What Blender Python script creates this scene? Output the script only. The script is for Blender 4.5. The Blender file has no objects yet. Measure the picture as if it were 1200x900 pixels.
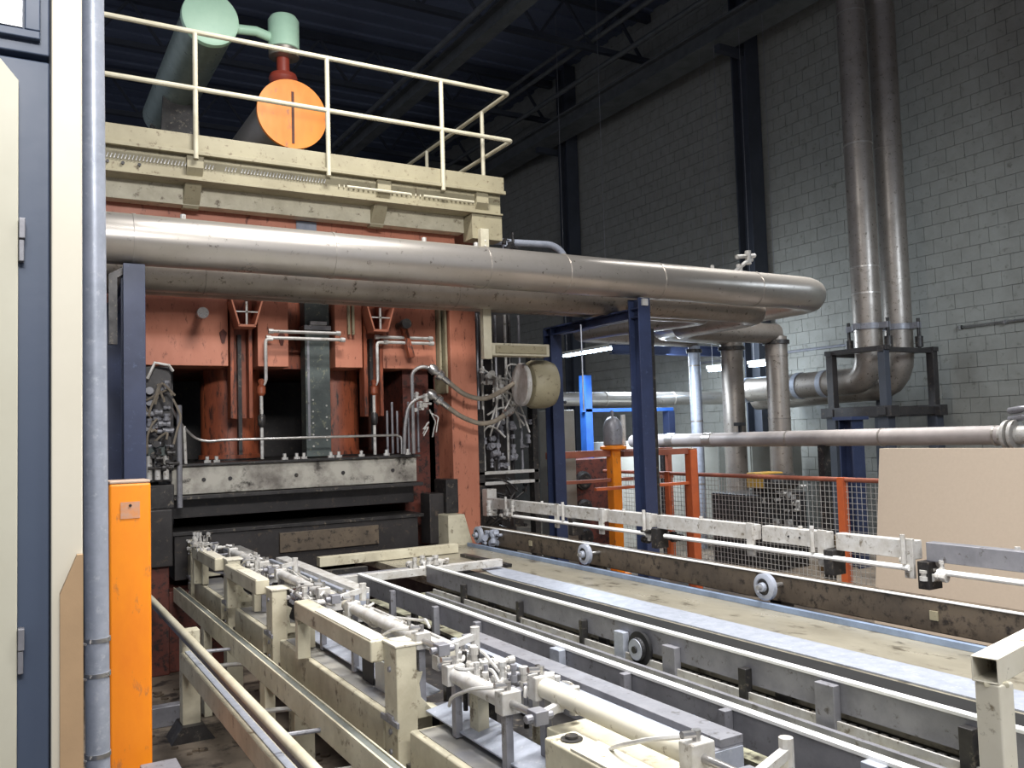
import bpy, bmesh, math, random
from mathutils import Vector, Matrix
random.seed(7)
sc = bpy.context.scene
COL = sc.collection

# ------------------------------------------------------------------ camera, world, lights, exposure
cam = bpy.data.cameras.new('camera')
cam.sensor_width = 36.0
cam.lens = 36.0 * 1016 / 1200
cam.clip_start = 0.05
camo = bpy.data.objects.new('camera', cam)
COL.objects.link(camo)
ax = Vector((0.86481283, -0.00296507, -0.50208562))
ay = Vector((-0.50118069, -0.06539773, -0.86286793))
az = Vector((-0.03027679, 0.99785487, -0.05804283))
camo.matrix_world = Matrix.Translation((0, 0, 1.7)) @ Matrix((ax, ay, az)).to_4x4()
sc.camera = camo

w = bpy.data.worlds.new('hall_air')
sc.world = w
w.use_nodes = True
bg = w.node_tree.nodes['Background']
bg.inputs[0].default_value = (0.33, 0.36, 0.44, 1)
bg.inputs[1].default_value = 0.5

def area(name, loc, size, power, col, aim=None, spread=180):
    l = bpy.data.lights.new(name, 'AREA')
    l.shape = 'RECTANGLE'
    l.size, l.size_y = size
    l.energy = power
    l.color = col
    l.spread = math.radians(spread)
    o = bpy.data.objects.new(name, l)
    COL.objects.link(o)
    o.location = loc
    if aim:
        o.rotation_euler = (Vector(aim) - Vector(loc)).to_track_quat('-Z', 'Y').to_euler()
    return o

WARM = (1.0, 0.985, 0.96)
COOL = (0.78, 0.89, 1.0)
area('unseen_hall_lamp', (2.4, 4.9, 6.0), (1.6, 0.4), 150, WARM)
area('unseen_hall_lamp', (2.4, 2.2, 6.2), (2.4, 0.5), 138, WARM, spread=110)
area('unseen_hall_lamp', (3.6, 0.2, 6.2), (2.4, 0.5), 75, WARM, spread=110)
area('unseen_hall_lamp', (-0.6, -0.6, 5.0), (1.6, 0.4), 34, WARM, (0.8, 2.6, 0.8))
area('unseen_hall_lamp', (0.2, -3.0, 5.0), (2.4, 0.6), 62, WARM, (2.2, 7.3, 2.0), spread=75)
area('unseen_hall_lamp', (7.4, 6.2, 6.2), (1.6, 0.4), 70, WARM, spread=80)  # unseen lamp, added to brighten the white cabinet behind the fence
area('back_lamp', (9.0, 10.7, 2.75), (0.25, 1.2), 55, COOL, (11.0, 8.2, 1.6))
area('back_lamp', (9.2, 11.4, 3.0), (0.25, 1.2), 60, COOL)
area('back_lamp', (6.6, 9.4, 2.6), (0.25, 1.2), 45, COOL)  # added low fill for the cabinet area, no fixture hangs here
area('back_lamp', (7.7, 9.2, 2.3), (0.25, 1.0), 24, COOL, (8.6, 10.0, 0.7))  # added fill aimed at the white cabinet, without a fixture
area('side_lamp', (8.9, 3.6, 3.9), (0.3, 1.2), 56, COOL, (10.4, 5.2, 1.2))

sc.view_settings.view_transform = 'Standard'
sc.view_settings.look = 'None'
sc.view_settings.gamma = 1
sc.view_settings.use_curve_mapping = False
sc.view_settings.exposure = 0.6

# ------------------------------------------------------------------ materials
def lin(c):
    return tuple(((v / 255) / 12.92 if v / 255 <= 0.04045 else ((v / 255 + 0.055) / 1.055) ** 2.4) for v in c) + (1,)

MC = {}
def M(name, base, rough=0.6, metal=0.0, alt=None, amt=0.55, scale=5.0, spot=None, spot_amt=0.35, spot_scale=22, bump=0.15, stretch=(1, 1, 1), emit=None, rvar=0.12, world=False):
    if name in MC:
        return MC[name]
    m = bpy.data.materials.new(name)
    MC[name] = m
    m.use_nodes = True
    nt = m.node_tree
    N, L = nt.nodes, nt.links
    b = N['Principled BSDF']
    b.inputs['Metallic'].default_value = metal
    b.inputs['Roughness'].default_value = rough
    if emit:
        b.inputs['Base Color'].default_value = lin(base)
        b.inputs['Emission Color'].default_value = lin(base)
        b.inputs['Emission Strength'].default_value = emit
        return m
    tc = N.new('ShaderNodeTexCoord')
    mp = N.new('ShaderNodeMapping')
    mp.inputs['Scale'].default_value = stretch
    L.new(N.new('ShaderNodeNewGeometry').outputs['Position'] if world else tc.outputs['Object'], mp.inputs[0])
    n1 = N.new('ShaderNodeTexNoise')
    n1.inputs['Scale'].default_value = scale
    n1.inputs['Detail'].default_value = 6
    n1.inputs['Roughness'].default_value = 0.65
    L.new(mp.outputs[0], n1.inputs['Vector'])
    r1 = N.new('ShaderNodeValToRGB')
    r1.color_ramp.elements[0].position = 0.5 - 0.25 * (1 - amt) - 0.1
    r1.color_ramp.elements[1].position = 0.5 + 0.25 * (1 - amt) + 0.02
    r1.color_ramp.elements[0].color = lin(alt or tuple(v * 0.78 for v in base))
    r1.color_ramp.elements[1].color = lin(base)
    L.new(n1.outputs['Fac'], r1.inputs[0])
    out = r1.outputs[0]
    if spot:
        n2 = N.new('ShaderNodeTexNoise')
        n2.inputs['Scale'].default_value = spot_scale
        n2.inputs['Detail'].default_value = 8
        n2.inputs['Roughness'].default_value = 0.7
        L.new(mp.outputs[0], n2.inputs['Vector'])
        r2 = N.new('ShaderNodeValToRGB')
        r2.color_ramp.elements[0].position = 0.62 - spot_amt * 0.3
        r2.color_ramp.elements[1].position = 0.70 - spot_amt * 0.2
        r2.color_ramp.elements[0].color = (0, 0, 0, 1)
        r2.color_ramp.elements[1].color = (1, 1, 1, 1)
        L.new(n2.outputs['Fac'], r2.inputs[0])
        mx = N.new('ShaderNodeMix')
        mx.data_type = 'RGBA'
        L.new(r2.outputs[0], mx.inputs['Factor'])
        L.new(out, mx.inputs['A'])
        mx.inputs['B'].default_value = lin(spot)
        out = mx.outputs['Result']
    L.new(out, b.inputs['Base Color'])
    mr = N.new('ShaderNodeMapRange')
    mr.inputs['To Min'].default_value = min(1, rough + rvar)
    mr.inputs['To Max'].default_value = max(0.05, rough - rvar)
    L.new(n1.outputs['Fac'], mr.inputs['Value'])
    L.new(mr.outputs[0], b.inputs['Roughness'])
    if bump:
        bp = N.new('ShaderNodeBump')
        bp.inputs['Strength'].default_value = bump
        bp.inputs['Distance'].default_value = 0.01
        L.new(n1.outputs['Fac'], bp.inputs['Height'])
        L.new(bp.outputs[0], b.inputs['Normal'])
    return m

cream = M('cream_paint', (216, 211, 196), 0.45, alt=(202, 196, 178), spot=(120, 108, 86), spot_amt=0.1, scale=4)
cream_dirty = M('cream_dirty', (200, 194, 172), 0.5, alt=(168, 160, 138), spot=(112, 100, 82), spot_amt=0.16, scale=5, spot_scale=14)
cream_clean = M('cream_enamel', (214, 208, 192), 0.45, alt=(206, 200, 183), scale=2, bump=0.03)
cream_rail = M('cream_rail', (206, 200, 178), 0.4, alt=(180, 172, 148))
platform_m = M('platform_tan', (160, 152, 126), 0.55, alt=(142, 134, 110), spot=(110, 96, 74), spot_amt=0.15, scale=3)
orange_press = M('press_orange', (184, 120, 96), 0.5, alt=(164, 100, 78), spot=(96, 52, 40), spot_amt=0.18, scale=3, stretch=(1, 1, 0.35))
orange_rust = M('press_rust', (164, 88, 58), 0.5, alt=(108, 54, 38), spot=(58, 36, 30), spot_amt=0.35, scale=5, stretch=(1, 1, 0.25))
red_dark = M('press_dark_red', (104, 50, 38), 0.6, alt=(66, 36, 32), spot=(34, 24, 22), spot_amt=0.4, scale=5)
green_grey = M('grey_green_steel', (84, 92, 90), 0.5, metal=0.2, alt=(58, 64, 64), spot=(130, 130, 110), spot_amt=0.15, scale=6)
platen_m = M('platen_grey', (176, 172, 162), 0.5, metal=0.15, alt=(104, 98, 92), spot=(44, 38, 34), spot_amt=0.25, spot_scale=5, scale=4, amt=0.7)
black_m = M('oily_black', (58, 55, 55), 0.4, metal=0.2, alt=(40, 38, 39), spot=(84, 74, 64), spot_amt=0.15)
dark_m = M('dark_steel', (66, 64, 64), 0.42, metal=0.5, alt=(40, 39, 40), spot=(120, 112, 100), spot_amt=0.2, scale=8)
brown_oil = M('brown_oiled', (102, 90, 76), 0.45, alt=(70, 62, 54), spot=(40, 34, 30), spot_amt=0.3, scale=4)
alu = M('aluminium_cladding', (188, 182, 176), 0.32, metal=0.7, alt=(172, 166, 158), scale=2, bump=0.08, spot=(116, 108, 100), spot_amt=0.04)
alu_dull = M('dull_cladding', (160, 152, 144), 0.4, metal=0.6, alt=(136, 128, 120), scale=3, bump=0.1, spot=(84, 74, 64), spot_amt=0.15)
steel = M('bright_steel', (196, 194, 192), 0.3, metal=0.85, alt=(150, 148, 148), scale=12)
rail_edge = M('polished_rail_edge', (242, 242, 240), 0.4, metal=0.0, alt=(226, 226, 224), scale=3, bump=0)
grey_steel = M('grey_steel', (140, 140, 146), 0.42, metal=0.25, alt=(116, 116, 122), spot=(84, 80, 78), spot_amt=0.12, scale=8)
zinc = M('galvanised', (168, 173, 186), 0.42, metal=0.25, alt=(146, 152, 164), scale=16, spot=(182, 186, 194), spot_amt=0.2, spot_scale=40, bump=0.05)
alloy = M('dusty_aluminium', (198, 197, 195), 0.5, metal=0.15, alt=(168, 163, 155), spot=(118, 110, 98), spot_amt=0.16, scale=14)
blue_steel = M('blue_paint', (46, 56, 86), 0.45, alt=(36, 44, 70), scale=3, spot=(60, 72, 100), spot_amt=0.1)
blue_grey = M('cabinet_blue_grey', (68, 79, 100), 0.5, alt=(68, 80, 100), scale=3)
orange_post = M('safety_orange', (250, 148, 26), 0.45, alt=(236, 130, 26), scale=4, spot=(176, 110, 66), spot_amt=0.12, spot_scale=12, stretch=(1, 1, 0.4))
orange_red = M('fence_orange', (206, 104, 58), 0.5, alt=(180, 88, 54), scale=6)
rust_pink = M('faded_rail_red', (164, 96, 74), 0.55, alt=(130, 76, 60), scale=8)
green_pale = M('pale_green_paint', (196, 232, 206), 0.4, alt=(180, 220, 194), scale=4)
board_m = M('fibre_board', (196, 180, 162), 0.8, alt=(191, 175, 157), scale=40, amt=0.4, bump=0.05)
white_m = M('white_panel', (206, 206, 198), 0.45, alt=(188, 188, 178), scale=3)
grey_panel = M('grey_panel', (136, 136, 130), 0.5, alt=(120, 120, 112), scale=3)
yellow_m = M('dusty_yellow', (190, 150, 62), 0.5, alt=(150, 116, 52), scale=9)
duct_grey = M('duct_grey', (110, 112, 112), 0.5, metal=0.3, alt=(88, 90, 90), scale=3)
hose_m = M('hose_grey', (140, 130, 116), 0.55, alt=(112, 104, 92), scale=20)
rubber = M('black_rubber', (30, 30, 32), 0.6)
bed_m = M('wet_bed', (156, 150, 134), 0.3, alt=(122, 116, 102), spot=(70, 62, 48), spot_amt=0.25, scale=3, spot_scale=8, metal=0.2, stretch=(1, 0.5, 1))
tray_m = M('oily_tray', (156, 155, 134), 0.4, alt=(84, 80, 66), spot=(40, 36, 28), spot_amt=0.4, scale=6, spot_scale=14, amt=0.8)
tan_m = M('tan_plain', (176, 146, 112), 0.6, alt=(164, 136, 104), scale=5)
glass_m = M('grey_glass', (120, 124, 128), 0.15, alt=(112, 116, 120), bump=0)
copper = M('copper_red', (150, 60, 44), 0.5)
lamp_m = M('lamp_tube', (205, 228, 255), emit=14)
block_m = M('painted_block', world=True, base=(142, 141, 134), rough=0.8, alt=(130, 129, 122), scale=4, spot=(112, 110, 102), spot_amt=0.15, spot_scale=9, bump=0.3)
mortar_m = M('mortar', (134, 134, 128), 0.9, scale=20)
floor_m = M('factory_floor', (122, 110, 96), 0.6, alt=(78, 70, 62), spot=(48, 42, 38), spot_amt=0.3, scale=1.6, spot_scale=6, amt=0.7)
ceil_m = M('ceiling_sheet', (98, 106, 126), 0.8, alt=(92, 99, 118), scale=1)
steel_dark_blue = M('structural_steel', (60, 64, 74), 0.6, alt=(50, 54, 62), scale=2)
back_m = M('back_wall_sheet', (96, 100, 116), 0.75, alt=(86, 90, 104), scale=1)
paper_m = M('pale_paper', (220, 200, 190), 0.8, bump=0)

# ------------------------------------------------------------------ mesh builder
def fillet(pts, r, n=5):
    pts = [Vector(p) for p in pts]
    out = [pts[0]]
    for i in range(1, len(pts) - 1):
        a, b, c = pts[i - 1], pts[i], pts[i + 1]
        u, v = (a - b), (c - b)
        d = min(r, u.length * 0.49, v.length * 0.49)
        p, q = b + u.normalized() * d, b + v.normalized() * d
        for k in range(n + 1):
            t = k / n
            out.append(p * (1 - t) ** 2 + b * 2 * t * (1 - t) + q * t * t)
    out.append(pts[-1])
    return out

class MB:
    def __init__(s):
        s.v, s.f = [], []
    def add(s, vs, fs):
        n = len(s.v)
        s.v += [tuple(v) for v in vs]
        s.f += [tuple(i + n for i in f) for f in fs]
        return s
    def box(s, x0, x1, y0, y1, z0, z1):
        vs = [(x, y, z) for z in (z0, z1) for y in (y0, y1) for x in (x0, x1)]
        return s.add(vs, [(0, 2, 3, 1), (4, 5, 7, 6), (0, 1, 5, 4), (2, 6, 7, 3), (0, 4, 6, 2), (1, 3, 7, 5)])
    def obox(s, c, size, rz=0, rx=0, ry=0):
        m = Matrix.Translation(c) @ Matrix.Rotation(rz, 4, 'Z') @ Matrix.Rotation(ry, 4, 'Y') @ Matrix.Rotation(rx, 4, 'X')
        a, b, d = (q / 2 for q in size)
        vs = [m @ Vector((x, y, z)) for z in (-d, d) for y in (-b, b) for x in (-a, a)]
        return s.add(vs, [(0, 2, 3, 1), (4, 5, 7, 6), (0, 1, 5, 4), (2, 6, 7, 3), (0, 4, 6, 2), (1, 3, 7, 5)])
    def bar(s, p, q, w_, h):
        """box bar from p to q"""
        p, q = Vector(p), Vector(q)
        d = (q - p).normalized()
        up = Vector((0, 0, 1)) if abs(d.z) < 0.95 else Vector((0, 1, 0))
        a = d.cross(up).normalized() * w_ / 2
        b = a.cross(d).normalized() * h / 2
        vs = [e + i * a + j * b for e in (p, q) for i, j in ((-1, -1), (1, -1), (1, 1), (-1, 1))]
        return s.add(vs, [(3, 2, 1, 0), (4, 5, 6, 7), (0, 1, 5, 4), (1, 2, 6, 5), (2, 3, 7, 6), (3, 0, 4, 7)])
    def tube(s, pts, r, seg=10, rs=None, cap=True, r_f=None):
        pts = fillet(pts, r_f) if r_f else [Vector(p) for p in pts]
        n = len(pts)
        ts = []
        for i in range(n):
            d = (pts[min(i + 1, n - 1)] - pts[max(i - 1, 0)])
            ts.append(d.normalized())
        up = Vector((0, 0, 1)) if abs(ts[0].z) < 0.9 else Vector((1, 0, 0))
        a = ts[0].cross(up).normalized()
        vs = []
        for i in range(n):
            a = (a - ts[i] * a.dot(ts[i])).normalized()
            b = ts[i].cross(a)
            rr = rs[i] if rs else r
            for k in range(seg):
                t = 2 * math.pi * k / seg
                vs.append(pts[i] + a * math.cos(t) * rr + b * math.sin(t) * rr)
        fs = []
        for i in range(n - 1):
            for k in range(seg):
                k2 = (k + 1) % seg
                fs.append((i * seg + k, i * seg + k2, (i + 1) * seg + k2, (i + 1) * seg + k))
        if cap:
            fs.append(tuple(reversed(range(seg))))
            fs.append(tuple((n - 1) * seg + k for k in range(seg)))
        return s.add(vs, fs)
    def cyl(s, p, q, r, seg=20, r2=None):
        return s.tube([p, q], r, seg, rs=[r, r if r2 is None else r2])
    def lathe(s, p, d, prof, seg=24):
        """prof: (distance along d, radius) pairs"""
        p, d = Vector(p), Vector(d).normalized()
        up = Vector((0, 0, 1)) if abs(d.z) < 0.9 else Vector((1, 0, 0))
        a = d.cross(up).normalized(); b = d.cross(a)
        vs = [p + d * h + (a * math.cos(2 * math.pi * k / seg) + b * math.sin(2 * math.pi * k / seg)) * max(r, 1e-4) for h, r in prof for k in range(seg)]
        fs = [(i * seg + k, i * seg + (k + 1) % seg, (i + 1) * seg + (k + 1) % seg, (i + 1) * seg + k) for i in range(len(prof) - 1) for k in range(seg)]
        fs += [tuple(reversed(range(seg))), tuple((len(prof) - 1) * seg + k for k in range(seg))]
        return s.add(vs, fs)
    def prism(s, poly, axis, a0, a1):
        def mk(u, v, a):
            return {'x': (a, u, v), 'y': (u, a, v), 'z': (u, v, a)}[axis]
        n = len(poly)
        vs = [mk(u, v, a) for a in (a0, a1) for u, v in poly]
        return s.add(vs, [tuple(reversed(range(n))), tuple(range(n, 2 * n))] + [(i, (i + 1) % n, n + (i + 1) % n, n + i) for i in range(n)])
    def build(s, name, mat, parent=None, bevel=0.0, loc=None, kind=None):
        me = bpy.data.meshes.new(name)
        off = Vector((0, 0, 0))
        if parent is not None:
            off = Vector(parent['_o'])
        elif loc is None:
            lo = [min(v[i] for v in s.v) for i in range(3)]
            hi = [max(v[i] for v in s.v) for i in range(3)]
            off = Vector(((lo[0] + hi[0]) / 2, (lo[1] + hi[1]) / 2, lo[2]))
        else:
            off = Vector(loc)
        me.from_pydata([(v[0] - off.x, v[1] - off.y, v[2] - off.z) for v in s.v], [], s.f)
        bm = bmesh.new(); bm.from_mesh(me)
        bmesh.ops.recalc_face_normals(bm, faces=bm.faces)
        bm.to_mesh(me); bm.free()
        me.materials.append(mat)
        for p in me.polygons:
            p.use_smooth = True
        me.set_sharp_from_angle(angle=0.6)
        o = bpy.data.objects.new(name, me)
        COL.objects.link(o)
        o['_o'] = tuple(off)
        if parent is not None:
            o.parent = parent
        else:
            o.location = off
        if bevel:
            md = o.modifiers.new('edge', 'BEVEL')
            md.width = bevel; md.segments = 2; md.limit_method = 'ANGLE'; md.angle_limit = 0.9
            md.harden_normals = True
        if kind:
            o['kind'] = kind
        return o

def tag(o, label, cat, group=None, kind=None):
    if label: o['label'] = label
    if cat: o['category'] = cat
    if group: o['group'] = group
    if kind: o['kind'] = kind
    return o

def thing(name, loc, label, cat, group=None):
    o = bpy.data.objects.new(name, None)
    o.empty_display_size = 0.1
    COL.objects.link(o)
    o.location = loc
    o['_o'] = tuple(loc)
    return tag(o, label, cat, group)

def copy_tree(o, parent=None, loc=None, label=None):
    c = o.copy()
    COL.objects.link(c)
    c.parent = parent
    if loc is not None: c.location = loc
    if label: c['label'] = label
    for ch in list(KIDS(o)):
        copy_tree(ch, c)
    return c
def KIDS(o):
    return [x for x in COL.objects if x.parent is o]

def clone(o, off):
    """another piece with shared mesh, moved by off, under the same parent"""
    c = o.copy()
    COL.objects.link(c)
    c.location = Vector(o.location) + Vector(off)
    return c
R = math.radians

# ================================================================== SETTING
f = MB().box(-6, 11.2, -6, 24, -0.1, 0).build('floor', floor_m); tag(f, 'stained dusty concrete factory floor', None, kind='structure')
c = MB().box(-6, 11.2, -6, 24, 10, 10.1)
for i in range(58):
    y = -5.6 + i * 0.5
    c.box(-6, 11.2, y, y + 0.2, 9.95, 10)
tag(c.build('ceiling', ceil_m), 'dark ribbed sheet ceiling high above the press', None, kind='structure')
m = MB().box(-6, 11.2, 24, 24.2, 0, 10)
for i in range(34):
    m.box(-6 + i * 0.5, -5.8 + i * 0.5, 23.95, 24, 0, 10)
tag(m.build('wall_back', back_m), 'dark back wall far behind the press', None, kind='structure')
wr = MB().box(11.02, 11.2, -6, 24, 0, 10).build('wall_right', mortar_m, loc=(11.02, 9, 0))
tag(wr, 'tall painted concrete block wall with tight joints', None, kind='structure')
# blocks: nearest in-view rows as single pieces, the rest joined
bw, bh, g = 0.26, 0.20, 0.003
cells = []
for r in range(50):
    off = 0.13 if r % 2 else 0.0
    for k in range(114):
        y = -6 + off + k * bw
        if y + bw > 24: continue
        cells.append((y, r * bh))
def key(cl):
    y, z = cl
    # the best lit and nearest part that shows: right end, from behind the board up to eye height and above
    inz = 1.0 <= z <= 4.6 and 4.0 <= y <= 9.6
    return (0 if inz else 1, abs(z - 2.6) * 0.8 + abs(y - 6.2))
cells.sort(key=key)
bmesh_data = None
blk = MB().box(0, 0.03, g, bw - g, g, bh - g).build('block', block_m, loc=(0, 0, 0), bevel=0)
blk.parent = wr
wo = Vector((11.02, 9, 0))
blk.location = Vector((10.995, cells[0][0], cells[0][1])) - wo
for y, z in cells[1:300]:
    b = blk.copy(); COL.objects.link(b)
    b.location = Vector((10.995 + random.uniform(-0.002, 0.002), y, z)) - wo
m = MB()
for y, z in cells[300:]:
    if y < 2 : continue
    x = 10.995 + random.uniform(-0.002, 0.002)
    m.box(x, x + 0.03, y + g, y + bw - g, z + g, z + bh - g)
m.build('block', block_m, wr, kind='stuff')

def i_beam(m, p, q, w_, h, t=0.02, axis='z'):
    """H section between p and q along axis ('x','y','z')"""
    (x0, y0, z0), (x1, y1, z1) = p, q
    if axis == 'z':
        m.box(x0 - w_ / 2, x0 + w_ / 2, y0 - h / 2, y0 - h / 2 + t, z0, z1)
        m.box(x0 - w_ / 2, x0 + w_ / 2, y0 + h / 2 - t, y0 + h / 2, z0, z1)
        m.box(x0 - t / 2, x0 + t / 2, y0 - h / 2 + t, y0 + h / 2 - t, z0, z1)
    elif axis == 'y':
        m.box(x0 - w_ / 2, x0 + w_ / 2, y0, y1, z0 - h / 2, z0 - h / 2 + t)
        m.box(x0 - w_ / 2, x0 + w_ / 2, y0, y1, z0 + h / 2 - t, z0 + h / 2)
        m.box(x0 - t / 2, x0 + t / 2, y0, y1, z0 - h / 2 + t, z0 + h / 2 - t)
    else:
        m.box(x0, x1, y0 - w_ / 2, y0 + w_ / 2, z0 - h / 2, z0 - h / 2 + t)
        m.box(x0, x1, y0 - w_ / 2, y0 + w_ / 2, z0 + h / 2 - t, z0 + h / 2)
        m.box(x0, x1, y0 - t / 2, y0 + t / 2, z0 - h / 2 + t, z0 + h / 2 - t)
    return m

# steel columns on the block wall
for y, lab in ((10.4, 'dark steel column on the block wall, the nearer one right of the big pipe'), (15.8, 'dark steel column on the block wall, the farther one beyond the platform')):
    t = thing('steel_column', (10.8, y, 0), lab, 'column', 'steel columns along the block wall')
    i_beam(MB(), (10.82, y, 0.03), (10.82, y, 9.9), 0.3, 0.34, 0.03).build('column_shaft', steel_dark_blue, t)
    MB().box(10.62, 10.99, y - 0.26, y + 0.26, 0, 0.03).build('base_plate', steel_dark_blue, t)
# crane runway along wall
t = thing('runway_beam', (10.3, 10, 7.78), 'long grey box beam under the ceiling running beside the block wall', 'beam')
MB().box(10.15, 10.45, 4, 23.9, 8.13, 8.38).build('web', duct_grey, t)
MB().box(10.05, 10.55, 4, 23.9, 8.38, 8.42).build('top_flange', duct_grey, t)
MB().box(10.05, 10.55, 4, 23.9, 8.09, 8.13).build('bottom_flange', duct_grey, t)
for y in (5, 10.4, 16.1, 21.5):
    MB().box(10.2, 10.99, y - 0.06, y + 0.06, 7.97, 8.09).build('wall_bracket', steel_dark_blue, t)
for i, (x, z, r) in enumerate(((9.9, 8.75, 0.05), (9.55, 9.1, 0.045), (9.4, 9.2, 0.04))):
    o = MB().cyl((x, 4, z), (x, 23.9, z), r, 12).build('ceiling_pipe', duct_grey)
    tag(o, ('lowest dark thin pipe above the long box beam', 'middle dark thin pipe above the long box beam', 'topmost dark thin pipe above the long box beam')[i], 'pipe', 'thin pipes under the ceiling')
# ceiling beam diagonal
t = thing('roof_girder', (6.6, 12, 8.05), 'dark roof girder crossing the ceiling above the orange duct', 'girder')
i_beam(MB(), (6.6, 8, 8.2), (6.6, 23.9, 8.2), 0.22, 0.3, 0.03, 'y').build('girder_beam', duct_grey, t)
MB().cyl((6.3, 8, 8.3), (6.3, 23.9, 8.3), 0.05, 10).build('conduit', duct_grey, t)
for i in range(3):
    t = thing('roof_truss', (2.5, 13 + i * 3.6, 8.9), ('nearest', 'middle', 'farthest')[i] + ' dark steel roof truss under the ceiling sheet', 'truss', 'roof trusses under the ceiling')
    y = 13 + i * 3.6
    MB().box(-5.9, 10.95, y - 0.06, y + 0.06, 9.75, 9.9).build('top_chord', steel_dark_blue, t)
    MB().box(-5.9, 10.95, y - 0.05, y + 0.05, 8.9, 9.0).build('bottom_chord', steel_dark_blue, t)
    mm = MB()
    for k in range(14):
        x = -5.8 + k * 1.18
        mm.bar((x, y, 8.98), (x + 0.59, y, 9.78), 0.05, 0.05).bar((x + 0.59, y, 9.78), (x + 1.18, y, 8.98), 0.05, 0.05)
    mm.build('lattice', steel_dark_blue, t, kind='stuff')

# ================================================================== LEFT CABINET, CONDUIT, BOLLARD
t = thing('control_cabinet', (-0.4, 2.6, 0), 'tall blue-grey control cabinet with cream door panel at left edge', 'cabinet')
MB().box(-1.0, 0.15, 2.32, 2.9, 0, 3.4).build('cabinet_body', blue_grey, t, bevel=0.004)
d = MB().box(-1.0, 0.082, 2.28, 2.32, 0.05, 2.615).build('door', blue_grey, t, bevel=0.004)
tag(d, 'blue-grey lower door with inset cream panel', None)
MB().prism([(-0.9, 0.1), (0.018, 0.1), (0.018, 2.555), (-0.018, 2.60), (-0.9, 2.60)], 'y', 2.262, 2.28).build('door_panel', M('cream_door', (196, 193, 176), 0.5, alt=(186, 182, 164), scale=2, bump=0.03), d, bevel=0.003)
for z in (2.13, 1.2):
    MB().box(0.019, 0.032, 2.25, 2.28, z + 0.052, z + 0.1).box(0.019, 0.03, 2.255, 2.28, z, z + 0.05).build('hinge', grey_steel, d, bevel=0.002)
wn = MB().box(-1.0, 0.082, 2.28, 2.32, 2.63, 3.38).build('upper_door', blue_grey, t, bevel=0.004)
MB().box(-0.9, 0.025, 2.268, 2.28, 2.685, 3.3).build('glass_pane', glass_m, wn)
fr = MB().box(-0.95, 0.062, 2.262, 2.28, 2.66, 2.68).box(0.03, 0.062, 2.262, 2.28, 2.68, 3.36).build('window_frame', blue_grey, wn, bevel=0.003)
cr = MB().box(0.085, 0.15, 2.26, 2.32, 0, 3.4).build('corner_strip', cream_clean, t, bevel=0.004)
tag(cr, 'wide cream corner strip', None)
t2 = MB().prism([(0.102, 0.0), (0.102, 1.37), (0.137, 1.455), (0.149, 1.455), (0.149, 0)], 'y', 2.235, 2.258).build('tan_strip', tan_m)  # thin flat tan piece with a cut corner over the cream strip
tag(t2, 'narrow flat tan strip with a cut corner in front of the cream cabinet strip', 'board')
t = thing('vertical_conduit', (0.24, 2.86, 0), 'galvanised vertical conduit pipe between cream cabinet and orange post', 'pipe')
MB().cyl((0.232, 2.86, 0), (0.212, 2.86, 4.4), 0.033, 24).build('pipe_shaft', zinc, t)
for z in (1.13, 1.03, 0.8):
    MB().lathe((0.228, 2.86, z), (0, 0, 1), [(0, 0.036), (0.012, 0.036)], 20).tube([(0.195, 2.83, z), (0.17, 2.80, z + 0.02), (0.165, 2.80, z - 0.03)], 0.004, 6).build('wire_tie', steel, t)

def safety_post(x, y, top, wd, label, mat, nm='orange_post'):
    t = thing(nm, (x, y, 0), label, 'post', 'orange guard posts')
    s = wd / 2
    p = MB().box(x - s, x + s, y - s, y + s, 0.012, top - 0.012).build('shaft', mat, t, bevel=0.012)
    MB().box(x - s + 0.002, x + s - 0.002, y - s + 0.002, y + s - 0.002, top - 0.014, top).build('cap', M('worn_cap', (196, 170, 150), 0.5), t, bevel=0.006)
    MB().box(x - s - 0.05, x + s + 0.05, y - s - 0.05, y + s + 0.05, 0, 0.012).build('base_plate', mat, t)
    return t
t = safety_post(0.445, 4.08, 1.555, 0.165, 'bright orange square steel post in the left foreground', orange_post)
MB().cyl((0.445, 3.996, 1.45), (0.445, 3.99, 1.45), 0.006, 12).build('bolt_hole', rubber, t)
MB().obox((0.445, 3.995, 1.43), (0.075, 0.002, 0.07), 0).build('worn_patch', M('worn_patch', (190, 150, 128), 0.6, alt=(214, 140, 80), scale=30), t)
o = MB().box(0.46, 0.60, 3.66, 3.86, 0.0, 0.42).build('junction_box', grey_steel, bevel=0.006)
tag(o, 'small grey steel box at the foot of the near orange post', 'box')

# ================================================================== PRESS
P = thing('hydraulic_press', (2.3, 8.3, 0), 'large orange hydraulic press with grey platen in the centre left', 'press')
def pp(m, name, mat, bevel=0.0, lab=None, parent=None, kind=None):
    o = m.build(name, mat, parent or P, bevel, kind=kind)
    if lab: o['label'] = lab
    return o
pp(MB().box(0.7, 3.78, 7.62, 9.6, 2.34, 3.72), 'frame_body', orange_rust)
pp(MB().box(0.55, 1.56, 7.3, 7.62, 2.33, 3.0), 'front_panel', orange_press, 0.006)
pp(MB().box(1.80, 2.06, 7.3, 7.62, 2.33, 3.0), 'front_panel', orange_press, 0.006)
pp(MB().box(2.47, 2.72, 7.3, 7.62, 2.33, 3.0), 'front_panel', orange_press, 0.006)
pp(MB().box(2.93, 3.46, 7.34, 7.62, 2.33, 3.0), 'front_panel', orange_press, 0.006)
pp(MB().box(0.5, 3.54, 7.28, 7.62, 3.01, 3.72), 'header_beam', orange_press, 0.006)
pp(MB().box(-0.4, 3.48, 6.93, 7.28, 3.22, 3.66), 'forward_header', orange_press, 0.006)  # header face added forward of the press front to catch more light
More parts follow.
